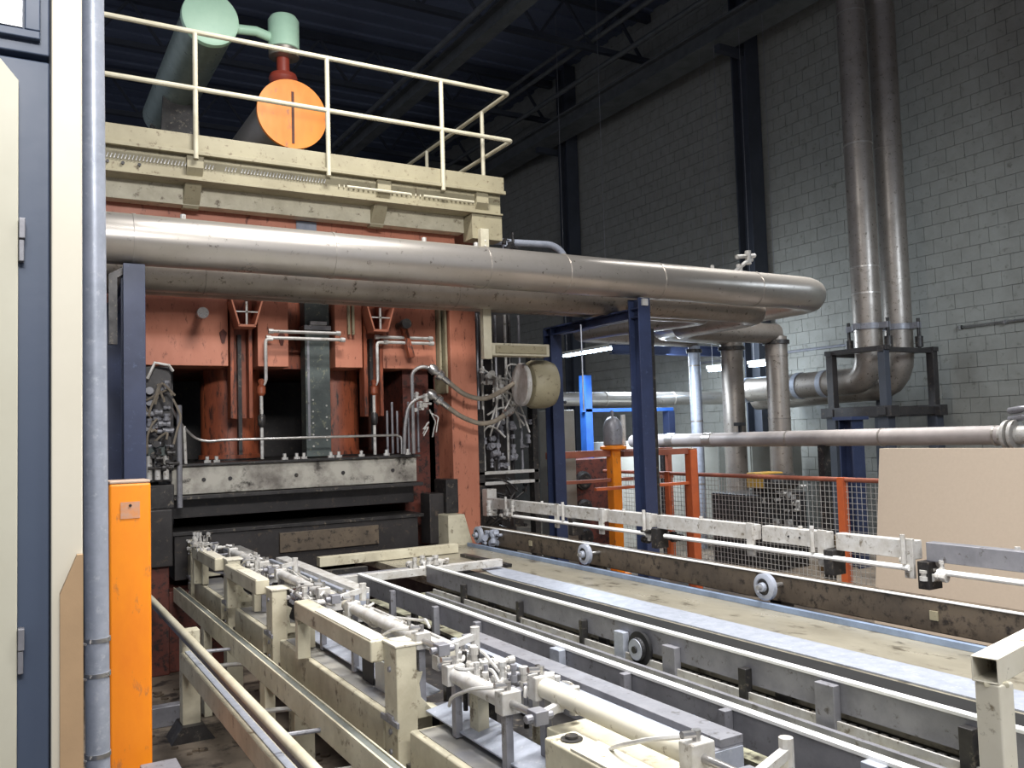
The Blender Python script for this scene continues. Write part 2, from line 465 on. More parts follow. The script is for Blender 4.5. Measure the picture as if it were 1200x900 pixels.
pp(MB().box(2.03, 2.2, 6.915, 6.93, 3.22, 3.5), 'column_plate', M('plate_blue_grey', (150, 156, 170), 0.4, metal=0.3), 0.003)  # added plate standing in for the guide column above the pipe
pp(MB().box(3.54, 3.81, 7.2, 7.62, 0.0, 3.72), 'side_upright', orange_press, 0.008)
pp(MB().box(3.47, 3.49, 7.28, 7.5, 2.3, 3.0), 'side_flange', platform_m, 0.003)
pp(MB().box(3.51, 3.53, 7.24, 7.5, 2.1, 3.0), 'side_flange', platform_m, 0.003)
pp(MB().box(3.44, 3.54, 7.5, 7.7, 0.7, 3.0), 'side_web', red_dark, 0.003)
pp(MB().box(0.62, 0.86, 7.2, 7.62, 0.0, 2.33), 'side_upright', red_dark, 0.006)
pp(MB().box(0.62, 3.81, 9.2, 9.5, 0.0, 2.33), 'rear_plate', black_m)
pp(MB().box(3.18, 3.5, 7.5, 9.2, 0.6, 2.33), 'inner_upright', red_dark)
pp(MB().box(0.9, 1.2, 7.75, 9.2, 0.6, 2.33), 'inner_upright', black_m)
for x, r in ((1.70, 0.25), (2.64, 0.235)):
    cy = pp(MB().lathe((x, 7.9, 1.56), (0, 0, 1), [(0, r + 0.02), (0.04, r + 0.02), (0.041, r), (0.78, r)], 40), 'ram', orange_rust)
    pp(MB().lathe((x, 7.9, 1.545), (0, 0, 1), [(0, r + 0.05), (0.02, r + 0.05)], 32), 'ram_flange', dark_m, parent=cy)
gc = pp(MB().box(2.22, 2.44, 7.36, 7.5, 1.56, 3.70), 'guide_column', green_grey, 0.004, 'grey-green guide column')
pp(MB().box(2.21, 2.45, 7.34, 7.5, 2.66, 2.70).box(2.25, 2.40, 7.30, 7.36, 2.70, 2.73), 'collar', steel, 0.003, parent=gc)
pp(MB().box(2.235, 2.255, 7.352, 7.36, 1.7, 2.6), 'scale_strip', grey_steel, parent=gc)
for k in range(9):
    pp(MB().cyl((2.28 + 0.12 * (k % 2), 7.362, 1.65 + k * 0.05), (2.28 + 0.12 * (k % 2), 7.35, 1.65 + k * 0.05), 0.008, 8), 'bolt', alloy, parent=gc)
# fascia recesses with vertical channels
for x in (1.58, 2.74):
    ch = pp(MB().box(x, x + 0.03, 7.32, 7.45, 1.9, 2.95).box(x + 0.15, x + 0.18, 7.32, 7.45, 1.9, 2.95).box(x + 0.03, x + 0.15, 7.42, 7.45, 1.9, 2.95), 'guide_channel', orange_rust, 0.003)
    pp(MB().box(x + 0.07, x + 0.10, 7.36, 7.42, 1.6, 2.6), 'slide_rod', dark_m, parent=ch)
    # bucket bracket
    b = MB().prism([(x - 0.02, 2.84), (x + 0.04, 2.63), (x + 0.16, 2.63), (x + 0.22, 2.84)], 'y', 7.26, 7.3)
    b.add([], [])
    br = pp(MB().prism([(x + 0.03, 2.64), (x + 0.17, 2.64), (x + 0.17, 2.66), (x + 0.03, 2.66)], 'y', 7.14, 7.32)
            .prism([(x - 0.03, 2.86), (x - 0.015, 2.86), (x + 0.045, 2.65), (x + 0.03, 2.65)], 'y', 7.14, 7.32)
            .prism([(x + 0.215, 2.86), (x + 0.23, 2.86), (x + 0.17, 2.65), (x + 0.155, 2.65)], 'y', 7.14, 7.32), 'lifting_bracket', orange_press, 0.002, 'small flared orange bracket')
    pp(MB().box(x + 0.09, x + 0.105, 7.15, 7.17, 2.66, 2.85).box(x - 0.0, x + 0.2, 7.15, 7.16, 2.76, 2.77), 'hanger_rod', alloy, parent=br)
# pins on panels
for x, z, mt in ((1.335, 2.74, steel), (3.085, 2.72, dark_m)):
    pn = pp(MB().cyl((x, 7.34, z), (x, 7.16, z), 0.032, 16), 'pin', mt)
    pp(MB().cyl((x, 7.2, z), (x, 7.14, z), 0.045, 16), 'pin_head', mt, parent=pn)
pp(MB().bar((3.085, 7.24, 2.72), (3.15, 7.2, 2.42), 0.05, 0.05), 'latch_arm', orange_rust)
for x, z in ((1.52, 2.575), (2.0, 2.57)):
    pp(MB().prism([(x - 0.03, z + 0.03), (x, z + 0.06), (x + 0.03, z + 0.03), (x + 0.01, z - 0.06), (x - 0.01, z - 0.06)], 'y', 7.292, 7.302), 'slot_plate', red_dark, 0.001)
# thin pipes across face
for x0, x1, z in ((1.88, 2.48, 2.62), (1.86, 2.52, 2.565), (2.82, 3.36, 2.60), (2.9, 3.37, 2.555)):
    pp(MB().tube([(x0, 7.22, z), (x1, 7.22, z)], 0.014, 8).cyl((x0 - 0.01, 7.22, z), (x0 + 0.03, 7.22, z), 0.021, 8).cyl((x1 - 0.03, 7.22, z), (x1 + 0.01, 7.22, z), 0.021, 8), 'cross_pipe', alloy)
for x in (1.84, 2.82):
    pp(MB().tube([(x + 0.06, 7.2, 2.55), (x, 7.2, 2.55), (x, 7.2, 2.2), (x - 0.04, 7.2, 2.15), (x - 0.04, 7.2, 1.56)], 0.014, 8, r_f=0.04), 'down_pipe', alloy)
    pp(MB().lathe((x - 0.04, 7.2, 2.08), (0, 0, 1), [(0, .02), (.02, .035), (.07, .035), (.09, .02), (.12, .028), (.14, .015)], 12), 'fitting', orange_rust)
    pp(MB().lathe((x - 0.04, 7.2, 1.82), (0, 0, 1), [(0, .02), (.02, .032), (.09, .032), (.11, .018)], 12), 'fitting', dark_m)
for x in (2.58, 2.62):
    pp(MB().box(x, x + 0.022, 7.27, 7.3, 2.62, 3.0), 'strut', platform_m, 0.002)
pp(MB().tube([(1.08, 7.05, 1.98), (1.14, 7.05, 1.86), (1.25, 7.05, 1.74), (1.35, 7.05, 1.715), (1.45, 7.05, 1.725), (2.97, 7.05, 1.725), (2.97, 7.05, 1.56)], 0.011, 8, r_f=0.06), 'air_line', steel)
pp(MB().tube([(1.17, 7.05, 1.84), (1.18, 7.05, 1.55)], 0.012, 8), 'air_line', alloy)
# upper platen
up = pp(MB().box(1.08, 3.13, 7.1, 9.1, 1.31, 1.53), 'upper_platen', platen_m, 0.008, 'grey stained upper platen')
pp(MB().box(1.04, 3.15, 7.06, 9.1, 1.53, 1.55), 'top_flange', dark_m, 0.003, parent=up)
pp(MB().box(1.02, 3.17, 7.05, 9.1, 1.275, 1.305), 'bottom_flange', dark_m, 0.003, parent=up)
for x in (1.35, 1.42, 1.96, 2.06, 2.12, 2.35, 2.42, 2.62, 2.85, 3.05):
    pp(MB().cyl((x, 7.11, 1.55), (x, 7.11, 1.60), 0.014, 8).cyl((x, 7.11, 1.55), (x, 7.11, 1.57), 0.028, 6), 'stud', alloy, parent=up)
for x in (1.32, 1.52, 2.05, 2.45, 2.9):
    pp(MB().cyl((x, 7.101, 1.42), (x, 7.09, 1.42), 0.016, 10), 'screw', black_m, parent=up)
pp(MB().box(1.05, 3.16, 7.25, 9.0, 1.12, 1.27), 'heating_plate', black_m, 0.004)
lb = pp(MB().box(1.1, 3.13, 7.1, 9.1, 0.66, 1.0), 'lower_bed', black_m, 0.006)
pp(MB().box(1.9, 2.75, 7.07, 7.1, 0.80, 0.96), 'face_plate', brown_oil, 0.004, parent=lb)
pp(MB().box(1.06, 3.18, 7.08, 9.1, 1.0, 1.03), 'bed_plate', dark_m, 0.003, parent=lb)
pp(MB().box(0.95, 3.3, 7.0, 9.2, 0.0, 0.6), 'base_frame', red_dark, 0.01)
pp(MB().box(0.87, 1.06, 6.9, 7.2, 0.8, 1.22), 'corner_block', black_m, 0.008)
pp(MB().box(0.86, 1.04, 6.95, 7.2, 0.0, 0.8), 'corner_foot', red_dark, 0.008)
pp(MB().box(3.34, 3.46, 6.95, 7.2, 1.02, 1.32), 'corner_block', dark_m, 0.008)
pp(MB().prism([(3.28, 0.74), (3.52, 0.74), (3.44, 1.02), (3.28, 1.02)], 'y', 6.8, 7.1), 'corner_block', cream_dirty, 0.008)
pp(MB().box(3.2, 3.34, 7.0, 7.2, 0.76, 1.2), 'corner_block', black_m, 0.008)
# spring rods right inside
for k in range(6):
    x = 2.98 + k * 0.07
    pp(MB().cyl((x, 7.4 + 0.05 * (k % 3), 1.56), (x, 7.4 + 0.05 * (k % 3), 1.95 + 0.08 * (k % 2)), 0.012, 8), 'guide_rod', grey_steel)

def cluster(m, cx, cy, cz, sx, sy, sz, n, rs=(0.012, 0.03), seed=1):
    rnd = random.Random(seed)
    for _ in range(n):
        p = Vector((cx + rnd.uniform(-sx, sx), cy + rnd.uniform(-sy, sy), cz + rnd.uniform(-sz, sz)))
        d = rnd.choice([Vector((1, 0, 0)), Vector((0, 1, 0)), Vector((0, 0, 1))])
        L_ = rnd.uniform(0.03, 0.09)
        r = rnd.uniform(*rs)
        m.lathe(p, d, [(0, r), (L_ * 0.4, r), (L_ * 0.41, r * 0.7), (L_ * 0.7, r * 0.7), (L_ * 0.71, r * 0.95), (L_, r * 0.95)], 10)
    return m
def hoses(m, cx, cy, cz, sx, sy, sz, n, r, seed=1):
    rnd = random.Random(seed)
    for _ in range(n):
        a = Vector((cx + rnd.uniform(-sx, sx), cy + rnd.uniform(-sy, sy), cz + rnd.uniform(-sz, sz)))
        b = Vector((cx + rnd.uniform(-sx, sx), cy + rnd.uniform(-sy, sy), cz + rnd.uniform(-sz, sz)))
        mid = (a + b) / 2 + Vector((rnd.uniform(-1, 1) * sx, rnd.uniform(-1, 0) * sy, rnd.uniform(-0.3, 1) * sz)) * 0.6
        m.tube([a, a * 0.5 + mid * 0.5 + Vector((0, 0, .02)), mid, b], r, 6, r_f=0.1)
    return m
# left valve manifold
t = thing('valve_manifold', (0.97, 7.0, 1.22), 'oily valve manifold with hoses at the left end of the press', 'valve block')
MB().box(0.87, 1.09, 7.02, 7.2, 1.22, 1.40).build('mounting_block', dark_m, t, 0.006)
MB().box(0.9, 1.03, 6.98, 7.1, 1.62, 1.70).build('valve_body', green_grey, t, 0.004)
MB().box(0.88, 1.08, 7.05, 7.12, 1.42, 2.3).build('back_plate', black_m, t, 0.004)
for k in range(3):
    MB().cyl((0.91 + k * 0.06, 7.0, 1.44), (0.91 + k * 0.06, 7.0, 1.62), 0.022, 12).build('solenoid', alloy, t)
cluster(MB(), 0.96, 6.98, 1.9, 0.09, 0.04, 0.22, 26, seed=3).build('fittings', grey_steel, t, kind='stuff')
cluster(MB(), 0.97, 6.95, 1.62, 0.1, 0.05, 0.12, 14, seed=5).build('fittings', dark_m, t, kind='stuff')
hoses(MB(), 0.97, 6.95, 1.9, 0.12, 0.06, 0.32, 9, 0.009, 8).build('hose_bundle', hose_m, t, kind='stuff')
MB().cyl((1.13, 7.02, 1.22), (1.13, 7.02, 2.0), 0.02, 10).build('support_pipe', grey_steel, t)
MB().tube([(0.9, 6.98, 2.2), (0.95, 6.96, 2.32), (1.05, 6.96, 2.3), (1.08, 6.98, 2.26)], 0.012, 8).build('bent_hose', alloy, t)

# hydraulic hoses right (two) with fittings
def hose(pts, label, fit):
    t = thing('hydraulic_hose', pts[0], label, 'hose', 'hoses crossing the orange upright')
    MB().tube(pts, 0.022, 10, r_f=0.12).build('hose_body', hose_m, t)
    a = Vector(pts[0]); d = (Vector(pts[1]) - a).normalized()
    MB().lathe(a - d * 0.12, d, [(0, .025), (.03, .045), (.07, .045), (.075, .03), (.1, .03), (.105, .045), (.15, .045), (.16, .026), (.24, .026)], 14).build('fitting', steel, t)
    b = Vector(pts[-1]); d = (b - Vector(pts[-2])).normalized()
    MB().lathe(b - d * 0.05, d, [(0, .028), (.04, .028), (.045, .04), (.1, .04), (.11, .02)], 12).build('end_fitting', steel, t)
    MB().tube(fit, 0.017, 10, r_f=0.08).build('elbow_pipe', steel, t)
hose([(3.30, 6.95, 2.25), (3.55, 6.95, 2.06), (3.75, 6.95, 2.02), (4.0, 7.0, 2.12), (4.15, 7.05, 2.2)], 'upper grey hydraulic hose looping across the orange press upright',
     [(3.26, 6.95, 2.28), (3.16, 6.97, 2.33), (3.06, 7.0, 2.28), (3.06, 7.0, 1.56)])
hose([(3.28, 6.95, 2.03), (3.50, 6.95, 1.87), (3.70, 6.95, 1.80), (3.85, 6.95, 1.82), (4.0, 6.98, 1.90)], 'lower grey hydraulic hose looping across the orange press upright',
     [(3.2, 6.95, 2.06), (3.10, 6.97, 2.05), (3.02, 7.0, 1.98), (2.98, 7.0, 1.80), (2.97, 7.0, 1.56)])
t = thing('valve_manifold', (3.13, 7.0, 1.9), 'silver valve cluster left of the lower hydraulic hose', 'valve block')
cluster(MB(), 3.13, 6.98, 2.0, 0.05, 0.03, 0.06, 12, seed=9).build('fittings', alloy, t, kind='stuff')
hoses(MB(), 3.2, 6.98, 1.8, 0.1, 0.04, 0.16, 4, 0.006, 4).build('hose_bundle', alloy, t, kind='stuff')

# right side service rack of press
t = thing('service_rack', (4.1, 7.6, 0), 'dark rack of pipes and valves right of the orange press upright', 'rack')
MB().box(3.86, 3.95, 7.35, 7.45, 0, 1.95).build('rack_post', dark_m, t, 0.004)
MB().box(4.5, 4.56, 7.35, 7.45, 0, 2.5).build('rack_post', dark_m, t, 0.004)
for z in (1.32, 1.22):
    MB().box(3.86, 4.56, 7.35, 7.43, z, z + 0.03).build('rack_beam', alloy, t, 0.003)
for k in range(7):
    x = 3.98 + k * 0.08
    MB().cyl((x, 7.5 + 0.06 * (k % 2), 1.35), (x, 7.5 + 0.06 * (k % 2), 2.9), 0.014, 8).build('riser_pipe', (grey_steel, alloy, dark_m)[k % 3], t)
cluster(MB(), 4.22, 7.4, 1.62, 0.24, 0.06, 0.24, 46, seed=11).build('fittings', grey_steel, t, kind='stuff')
cluster(MB(), 4.15, 7.35, 2.15, 0.2, 0.06, 0.16, 30, seed=12).build('fittings', alloy, t, kind='stuff')
cluster(MB(), 4.2, 7.4, 1.0, 0.26, 0.06, 0.2, 20, seed=14).build('fittings', dark_m, t, kind='stuff')
hoses(MB(), 4.2, 7.35, 2.0, 0.25, 0.08, 0.4, 14, 0.010, 13).build('hose_bundle', alloy, t, kind='stuff')
hoses(MB(), 4.2, 7.4, 1.05, 0.28, 0.08, 0.3, 10, 0.009, 19).build('hose_bundle', dark_m, t, kind='stuff')
MB().box(3.84, 4.6, 7.9, 7.95, 0.4, 3.4).build('back_panel', black_m, t)
MB().box(3.83, 3.93, 7.1, 7.2, 0.95, 1.2).build('gauge_box', alloy, t, 0.004)
o = thing('air_drum', (4.25, 6.9, 1.8), 'pale dusty steel drum hanging below the cream box by the press', 'drum')
MB().lathe((4.16, 6.9, 2.16), (1, -0.12, 0), [(0, 0.12), (0.02, 0.2), (0.06, 0.225), (0.2, 0.225), (0.26, 0.205), (0.30, 0.12)], 32).build('drum_shell', platform_m, o)
MB().lathe((4.10, 6.91, 2.16), (1, -0.12, 0), [(0, 0.19), (0.01, 0.20), (0.04, 0.20), (0.05, 0.14)], 32).build('drum_flange', alloy, o)
MB().box(4.2, 4.26, 6.92, 7.0, 2.25, 2.36).build('hanger', alloy, o)

# ================================================================== PLATFORM
t = thing('service_platform', (2.0, 7.2, 3.5), 'tan steel service platform above the press with bracketed edge beam', 'platform')
MB().box(-1.2, 3.82, 6.60, 6.64, 3.86, 3.99).build('toe_board', platform_m, t, 0.004)
MB().box(-1.2, 3.82, 6.57, 6.60, 3.83, 3.86).build('edge_lip', platform_m, t, 0.003)
MB().box(-1.2, 3.8, 6.64, 6.72, 3.66, 3.86).build('edge_channel', platform_m, t, 0.004)
MB().box(-1.2, 3.5, 6.78, 6.9, 3.50, 3.65).build('support_beam', cream_dirty, t, 0.004)
MB().box(-1.2, 3.8, 6.60, 6.78, 3.645, 3.66).build('lower_lip', platform_m, t, 0.002)
MB().box(-1.2, 3.8, 6.72, 9.4, 3.80, 3.84).build('deck', platform_m, t)
MB().box(-1.2, 3.5, 7.3, 7.4, 3.66, 3.80).build('joist', platform_m, t)
mm = MB()
for k in range(64):
    x = 0.6 + k * 0.024 + (0.07 if k > 30 else 0)
    if x > 1.5 and x < 1.52: continue
    mm.obox((x, 6.632, 3.765), (0.007, 0.012, 0.035), ry=0.35)
mm.build('grating_teeth', alloy, t, kind='stuff')
mm = MB()
for k in range(30):
    x = 2.3 + k * 0.042
    mm.obox((x, 6.632, 3.745), (0.01, 0.012, 0.02))
mm.build('grating_teeth', cream_rail, t, kind='stuff')
for x in (1.19, 2.68, 3.60):
    b = MB().prism([(6.60, 3.83), (6.86, 3.83), (6.86, 3.48), (6.80, 3.48), (6.60, 3.74)], 'x', x - 0.06, x + 0.06).build('bracket', platform_m, t, 0.004)
MB().box(3.50, 3.80, 6.62, 6.8, 3.42, 3.64).build('corner_plate', platform_m, t, 0.004)
for x0, x1 in ((2.35, 2.9), (3.02, 3.5)):
    MB().cyl((x0, 6.58, 3.73), (x1, 6.58, 3.73), 0.012, 8).build('pivot_rod', cream_rail, t)
for x in (0.6, 0.7, 0.81):
    MB().cyl((x, 6.636, 3.72), (x, 6.625, 3.72), 0.012, 8).build('bolt', dark_m, t)

t = thing('guardrail', (2.0, 6.62, 3.8), 'cream tube guardrail along the platform above the press', 'railing')
rl = 0.019
MB().tube([(-1.2, 6.58, 4.76), (3.88, 6.58, 4.76), (3.88, 9.3, 4.76)], rl, 10, r_f=0.03).build('top_rail', cream_rail, t)
MB().tube([(-1.2, 6.58, 4.33), (3.9, 6.58, 4.33), (3.9, 9.3, 4.33)], rl, 10, r_f=0.03).build('mid_rail', cream_rail, t)
for x in (0.15, 1.19, 2.2, 3.21):
    MB().cyl((x, 6.58, 3.80), (x, 6.58, 4.75), rl, 12).build('rail_post', cream_rail, t)
for y in (7.05, 8.3):
    MB().cyl((3.86, y, 3.80), (3.86, y, 4.75), rl, 12).build('rail_post', cream_rail, t)

t = thing('cable_tray', (3.9, 6.6, 2.3), 'cream perforated upright with cream channel beam right of the press', 'cable tray')
MB().box(3.55, 3.63, 6.56, 6.62, 2.36, 3.50).build('upright', cream_rail, t, 0.004)
MB().box(3.63, 4.22, 6.56, 6.70, 2.39, 2.50).build('channel', cream_dirty, t, 0.004)
MB().box(3.66, 4.18, 6.545, 6.56, 2.41, 2.48).build('channel_lid', platform_m, t, 0.003)
for k in range(8):
    MB().cyl((3.59, 6.562, 3.08 + k * 0.045), (3.59, 6.555, 3.08 + k * 0.045), 0.008, 8).build('hole', M('pale_hole', (240, 238, 230), 0.5), t)
t = thing('bent_pipe', (4.4, 7.0, 3.0), 'grey bent pipe loop rising behind the big pipe right of platform', 'pipe')
MB().tube([(3.8, 6.8, 3.46), (3.95, 6.8, 3.46), (4.45, 6.8, 3.48), (4.58, 6.8, 3.40), (4.58, 6.8, 2.9)], 0.032, 12, r_f=0.12).build('pipe_bend', zinc, t)
MB().cyl((3.92, 6.78, 3.02), (3.92, 6.78, 3.46), 0.03, 10).build('stub', zinc, t)
MB().bar((3.96, 6.8, 3.4), (4.16, 6.8, 3.0), 0.03, 0.03).build('brace', zinc, t)
cluster(MB(), 3.96, 6.74, 3.44, 0.08, 0.03, 0.05, 10, seed=21).build('fittings', dark_m, t, kind='stuff')

# ================================================================== DUCTS ON TOP
t = thing('orange_duct', (2.27, 8.5, 3.84), 'round duct with orange end disc on the platform', 'duct')
MB().lathe((2.27, 7.84, 4.73), (0, 1, 0), [(0, 0.30), (0.05, 0.30), (0.051, 0.29), (2.4, 0.29)], 48).build('duct_body', alu, t)
e = MB().lathe((2.27, 7.80, 4.73), (0, 1, 0), [(0, 0.325), (0.035, 0.325)], 56).build('end_disc', orange_post, t)
e['label'] = 'flat orange end disc with a dark centre slot'
MB().box(2.262, 2.286, 7.794, 7.80, 4.45, 4.94).build('slot', M('slot_dark', (92, 50, 34), 0.6), e)
MB().lathe((2.24, 7.98, 5.02), (0, 0, 1), [(0, 0.07), (0.02, 0.09), (0.05, 0.12), (0.10, 0.135), (0.14, 0.12), (0.15, 0.06), (0.3, 0.06)], 28).build('collar', copper, t)
for y in (8.1, 9.8):
    MB().prism([(2.0, 3.84), (2.54, 3.84), (2.48, 4.5), (2.06, 4.5)], 'y', y, y + 0.06).build('saddle', dark_m, t)
t = thing('green_drum', (2.25, 7.98, 5.32), 'small pale green drum standing above the orange duct', 'drum')
MB().lathe((2.25, 7.98, 5.40), (0, 0, 1), [(0, 0.13), (0.01, 0.145), (0.28, 0.145), (0.32, 0.12), (0.33, 0.05)], 32).build('drum_shell', green_pale, t)
MB().lathe((2.25, 7.98, 5.32), (0, 0, 1), [(0, 0.06), (0.01, 0.14), (0.08, 0.142)], 28).build('drum_base', alu_dull, t)
t = thing('green_duct', (1.55, 8.8, 3.84), 'larger round duct with pale green end cap at top left', 'duct')
MB().lathe((1.55, 7.86, 5.49), (0, 1, 0), [(0, 0.235), (2.6, 0.235)], 44).build('duct_body', M('duct_green_metal', (176, 190, 180), 0.3, metal=0.5, alt=(150, 164, 154)), t)
MB().lathe((1.55, 7.80, 5.49), (0, 1, 0), [(0, 0.22), (0.01, 0.245), (0.06, 0.25), (0.07, 0.237)], 48).build('end_cap', green_pale, t)
MB().cyl((1.55, 7.90, 5.70), (1.55, 7.90, 6.2), 0.11, 24).build('riser', green_pale, t)
MB().tube([(1.78, 7.95, 5.50), (1.98, 7.95, 5.52), (2.12, 7.97, 5.50)], 0.045, 14).build('link_pipe', green_pale, t)
for y in (9.4, 10.3):
    MB().prism([(1.3, 3.84), (1.8, 3.84), (1.72, 5.35), (1.38, 5.35)], 'y', y, y + 0.05).build('stand', dark_m, t)
o = MB().box(0.5, 0.95, 8.9, 9.2, 3.84, 4.5).build('motor_box', duct_grey, bevel=0.01)
tag(o, 'dark grey box on the platform behind the guardrail at left', 'box')

# ================================================================== BIG PIPES
def clad_pipe(pts, r, name, label, joints, mat, group=None, rf=0.4):
    t = thing(name, pts[0], label, 'pipe', group)
    body = MB().tube(pts, r, 40, r_f=rf).build('cladding', mat, t)
    for p, d in joints:
        MB().lathe(p, d, [(0, r * 0.98), (0.001, r + 0.004), (0.022, r + 0.004), (0.023, r * 0.98)], 40).build('joint_band', mat, t)
    return t
t = clad_pipe([(-1.4, 6.0, 3.03), (7.22, 6.0, 3.03), (7.22, 8.75, 3.03), (8.6, 8.75, 3.0)], 0.165, 'clad_pipe', 'thick aluminium clad pipe crossing the whole scene in front of the press',
          [((x, 6.0, 3.03), (1, 0, 0)) for x in (0.68, 2.0, 3.25, 4.0, 5.0, 6.2)], alu, 'aluminium clad pipes')
for x in (1.0, 2.75, 3.2, 5.7):
    MB().cyl((x, 6.0, 3.19), (x, 6.0, 3.225), 0.018, 10).build('plug', alloy, t)
MB().tube([(5.98, 6.0, 3.18), (6.1, 5.98, 3.27), (6.22, 6.0, 3.32)], 0.02, 8).cyl((6.05, 6.0, 3.16), (6.05, 6.0, 3.26), 0.03, 10).cyl((6.17, 6.0, 3.27), (6.17, 6.0, 3.4), 0.03, 10).cyl((6.02, 6.0, 3.33), (6.26, 6.0, 3.36), 0.02, 8).build('vent_valve', alloy, t)
clad_pipe([(-1.4, 6.42, 2.90), (6.85, 6.42, 2.90), (6.85, 7.95, 2.90), (8.6, 7.95, 2.90)], 0.13, 'clad_pipe', 'second clad pipe hidden just behind and below the thick one', [((x, 6.42, 2.90), (1, 0, 0)) for x in (1.2, 3.2, 5.2)], alu_dull, 'aluminium clad pipes')
clad_pipe([(-1.4, 6.78, 2.90), (6.45, 6.78, 2.90), (6.45, 9.5, 3.0), (8.6, 9.5, 2.98)], 0.10, 'clad_pipe', 'third clad pipe, the rearmost of the row in front of press', [((x, 6.78, 2.90), (1, 0, 0)) for x in (2.2, 4.4)], alu_dull, 'aluminium clad pipes')

def pipe_frame(x, label, y0=6.0, y1=7.05):
    t = thing('pipe_support_frame', (x, y0, 0), label, 'pipe support', 'blue pipe support frames')
    for y in (y0, y1):
        i_beam(MB(), (x, y, 0.02), (x, y, 2.86 if y == y0 else 2.76), 0.13, 0.15, 0.014).build('post', blue_steel, t, 0.002)
        MB().box(x - 0.14, x + 0.14, y - 0.14, y + 0.14, 0, 0.02).build('base_plate', blue_steel, t)
    MB().box(x - 0.05, x + 0.05, y0 - 0.05, y1 + 0.09, 2.765, 2.78).box(x - 0.05, x + 0.05, y0 - 0.05, y1 + 0.09, 2.69, 2.70).box(x - 0.01, x + 0.01, y0 - 0.05, y1 + 0.09, 2.70, 2.765).build('crossbeam', blue_steel, t, 0.002)
    return t
t = pipe_frame(0.69, 'blue steel pipe support frame behind the near orange post')
MB().prism([(0.55, 2.35), (0.60, 2.35), (0.60, 2.78), (0.72, 2.86), (0.68, 2.88), (0.55, 2.80)], 'y', 6.02, 6.06).build('gusset', dark_m, t)
t = pipe_frame(4.81, 'blue steel pipe support frame right of the press', 6.0, 7.42)
MB().box(4.78, 4.84, 5.905, 5.925, 2.79, 2.85).build('end_lug', alloy, t)
MB().cyl((4.6, 6.6, 1.9), (4.6, 6.6, 2.7), 0.008, 6).build('hanger_rod', zinc, t)
MB().box(4.9, 4.96, 5.99, 6.07, 0.9, 2.6).build('stop_plate', dark_m, t)

# ================================================================== PIPES AT RIGHT REAR
for i, (x, y, r, z0, z1, lab) in enumerate(((8.6, 8.75, 0.15, 0.0, 2.86, 'thick vertical clad pipe under the big pipe, left of the block wall light'),
        (8.6, 7.95, 0.14, 0.0, 2.86, 'thick vertical clad pipe nearest the big pipe elbow'),
        (8.6, 9.5, 0.085, 0.0, 2.9, 'slimmer bright vertical pipe left of the two thick ones'),)):
    t = thing('vertical_pipe', (x, y, 0), lab, 'pipe', 'vertical clad pipes under the big pipe')
    MB().cyl((x, y, z0), (x, y, z1), r, 28).build('cladding', alu_dull if i < 2 else zinc, t)
    for z in (0.9, 1.8, 2.6):
        MB().lathe((x, y, z), (0, 0, 1), [(0, r * .98), (0.001, r + 0.004), (0.02, r + 0.004), (.021, r * .98)], 28).build('joint_band', alu_dull, t)
    MB().lathe((x, y, z1 - 0.1), (0, 0, 1), [(0, r + 0.03), (0.05, r + 0.03), (0.055, r * .7), (0.12, r * .7)], 24).build('top_flange', dark_m, t)
# twin risers on frame
RX = 9.8
t = thing('riser_pipe', (RX, 7.47, 2.15), 'tall thick vertical steel pipe, left one of the pair by the block wall', 'pipe', 'twin vertical risers')
MB().tube([(RX, 9.95, 2.27), (RX, 7.47, 2.27), (RX, 7.47, 8.5), (6.5, 7.47, 8.5)], 0.18, 36, r_f=0.32).build('pipe_body', alu_dull, t)
for z in (3.4, 3.75, 5.4, 7.2):
    MB().lathe((RX, 7.47, z), (0, 0, 1), [(0, .178), (.001, .186), (.02, .186), (.021, .178)], 36).build('joint_band', alu, t)
for y in (8.15, 8.6, 9.6):
    MB().lathe((RX, y, 2.27), (0, 1, 0), [(0, .178), (.001, .19), (.08, .19), (.081, .178)], 36).build('joint_band', zinc, t)
t = thing('riser_pipe', (10.3, 7.38, 2.0), 'tall thick vertical steel pipe, right one of the pair by the block wall', 'pipe', 'twin vertical risers')
MB().tube([(6.5, 7.38, 7.75), (10.3, 7.38, 7.75), (10.3, 7.38, 2.2), (10.3, 9.95, 2.15)], 0.18, 36, r_f=0.42).build('pipe_body', alu_dull, t)
for z in (3.6, 5.4, 7.2):
    MB().lathe((10.3, 7.38, z), (0, 0, 1), [(0, .178), (.001, .186), (.02, .186), (.021, .178)], 36).build('joint_band', alu_dull, t)
t = thing('riser_stand', (10.0, 7.3, 0), 'dark steel stand clamping the twin vertical pipes', 'stand')
SX, SY = (9.52, 10.5), (7.05, 7.85)
for x in SX:
    for y in SY:
        MB().box(x - 0.05, x + 0.05, y - 0.05, y + 0.05, 1.9, 2.62).build('upper_post', steel_dark_blue if (x, y) == (9.52, 7.05) else black_m, t, 0.004)
        MB().box(x - 0.07, x + 0.07, y - 0.07, y + 0.07, 0.0, 1.78).build('leg', steel_dark_blue, t, 0.004)
    MB().box(x - 0.05, x + 0.05, 6.98, 7.92, 2.62, 2.68).build('top_beam', black_m, t, 0.004)
    MB().box(x - 0.08, x + 0.08, 6.92, 8.0, 1.78, 1.92).build('base_beam', black_m, t, 0.004)
for y in SY:
    MB().box(9.46, 10.56, y - 0.04, y + 0.04, 2.60, 2.66).build('cross_beam', black_m, t, 0.004)
    MB().box(9.42, 10.6, y - 0.06, y + 0.06, 1.80, 1.90).build('cross_beam', black_m, t, 0.004)
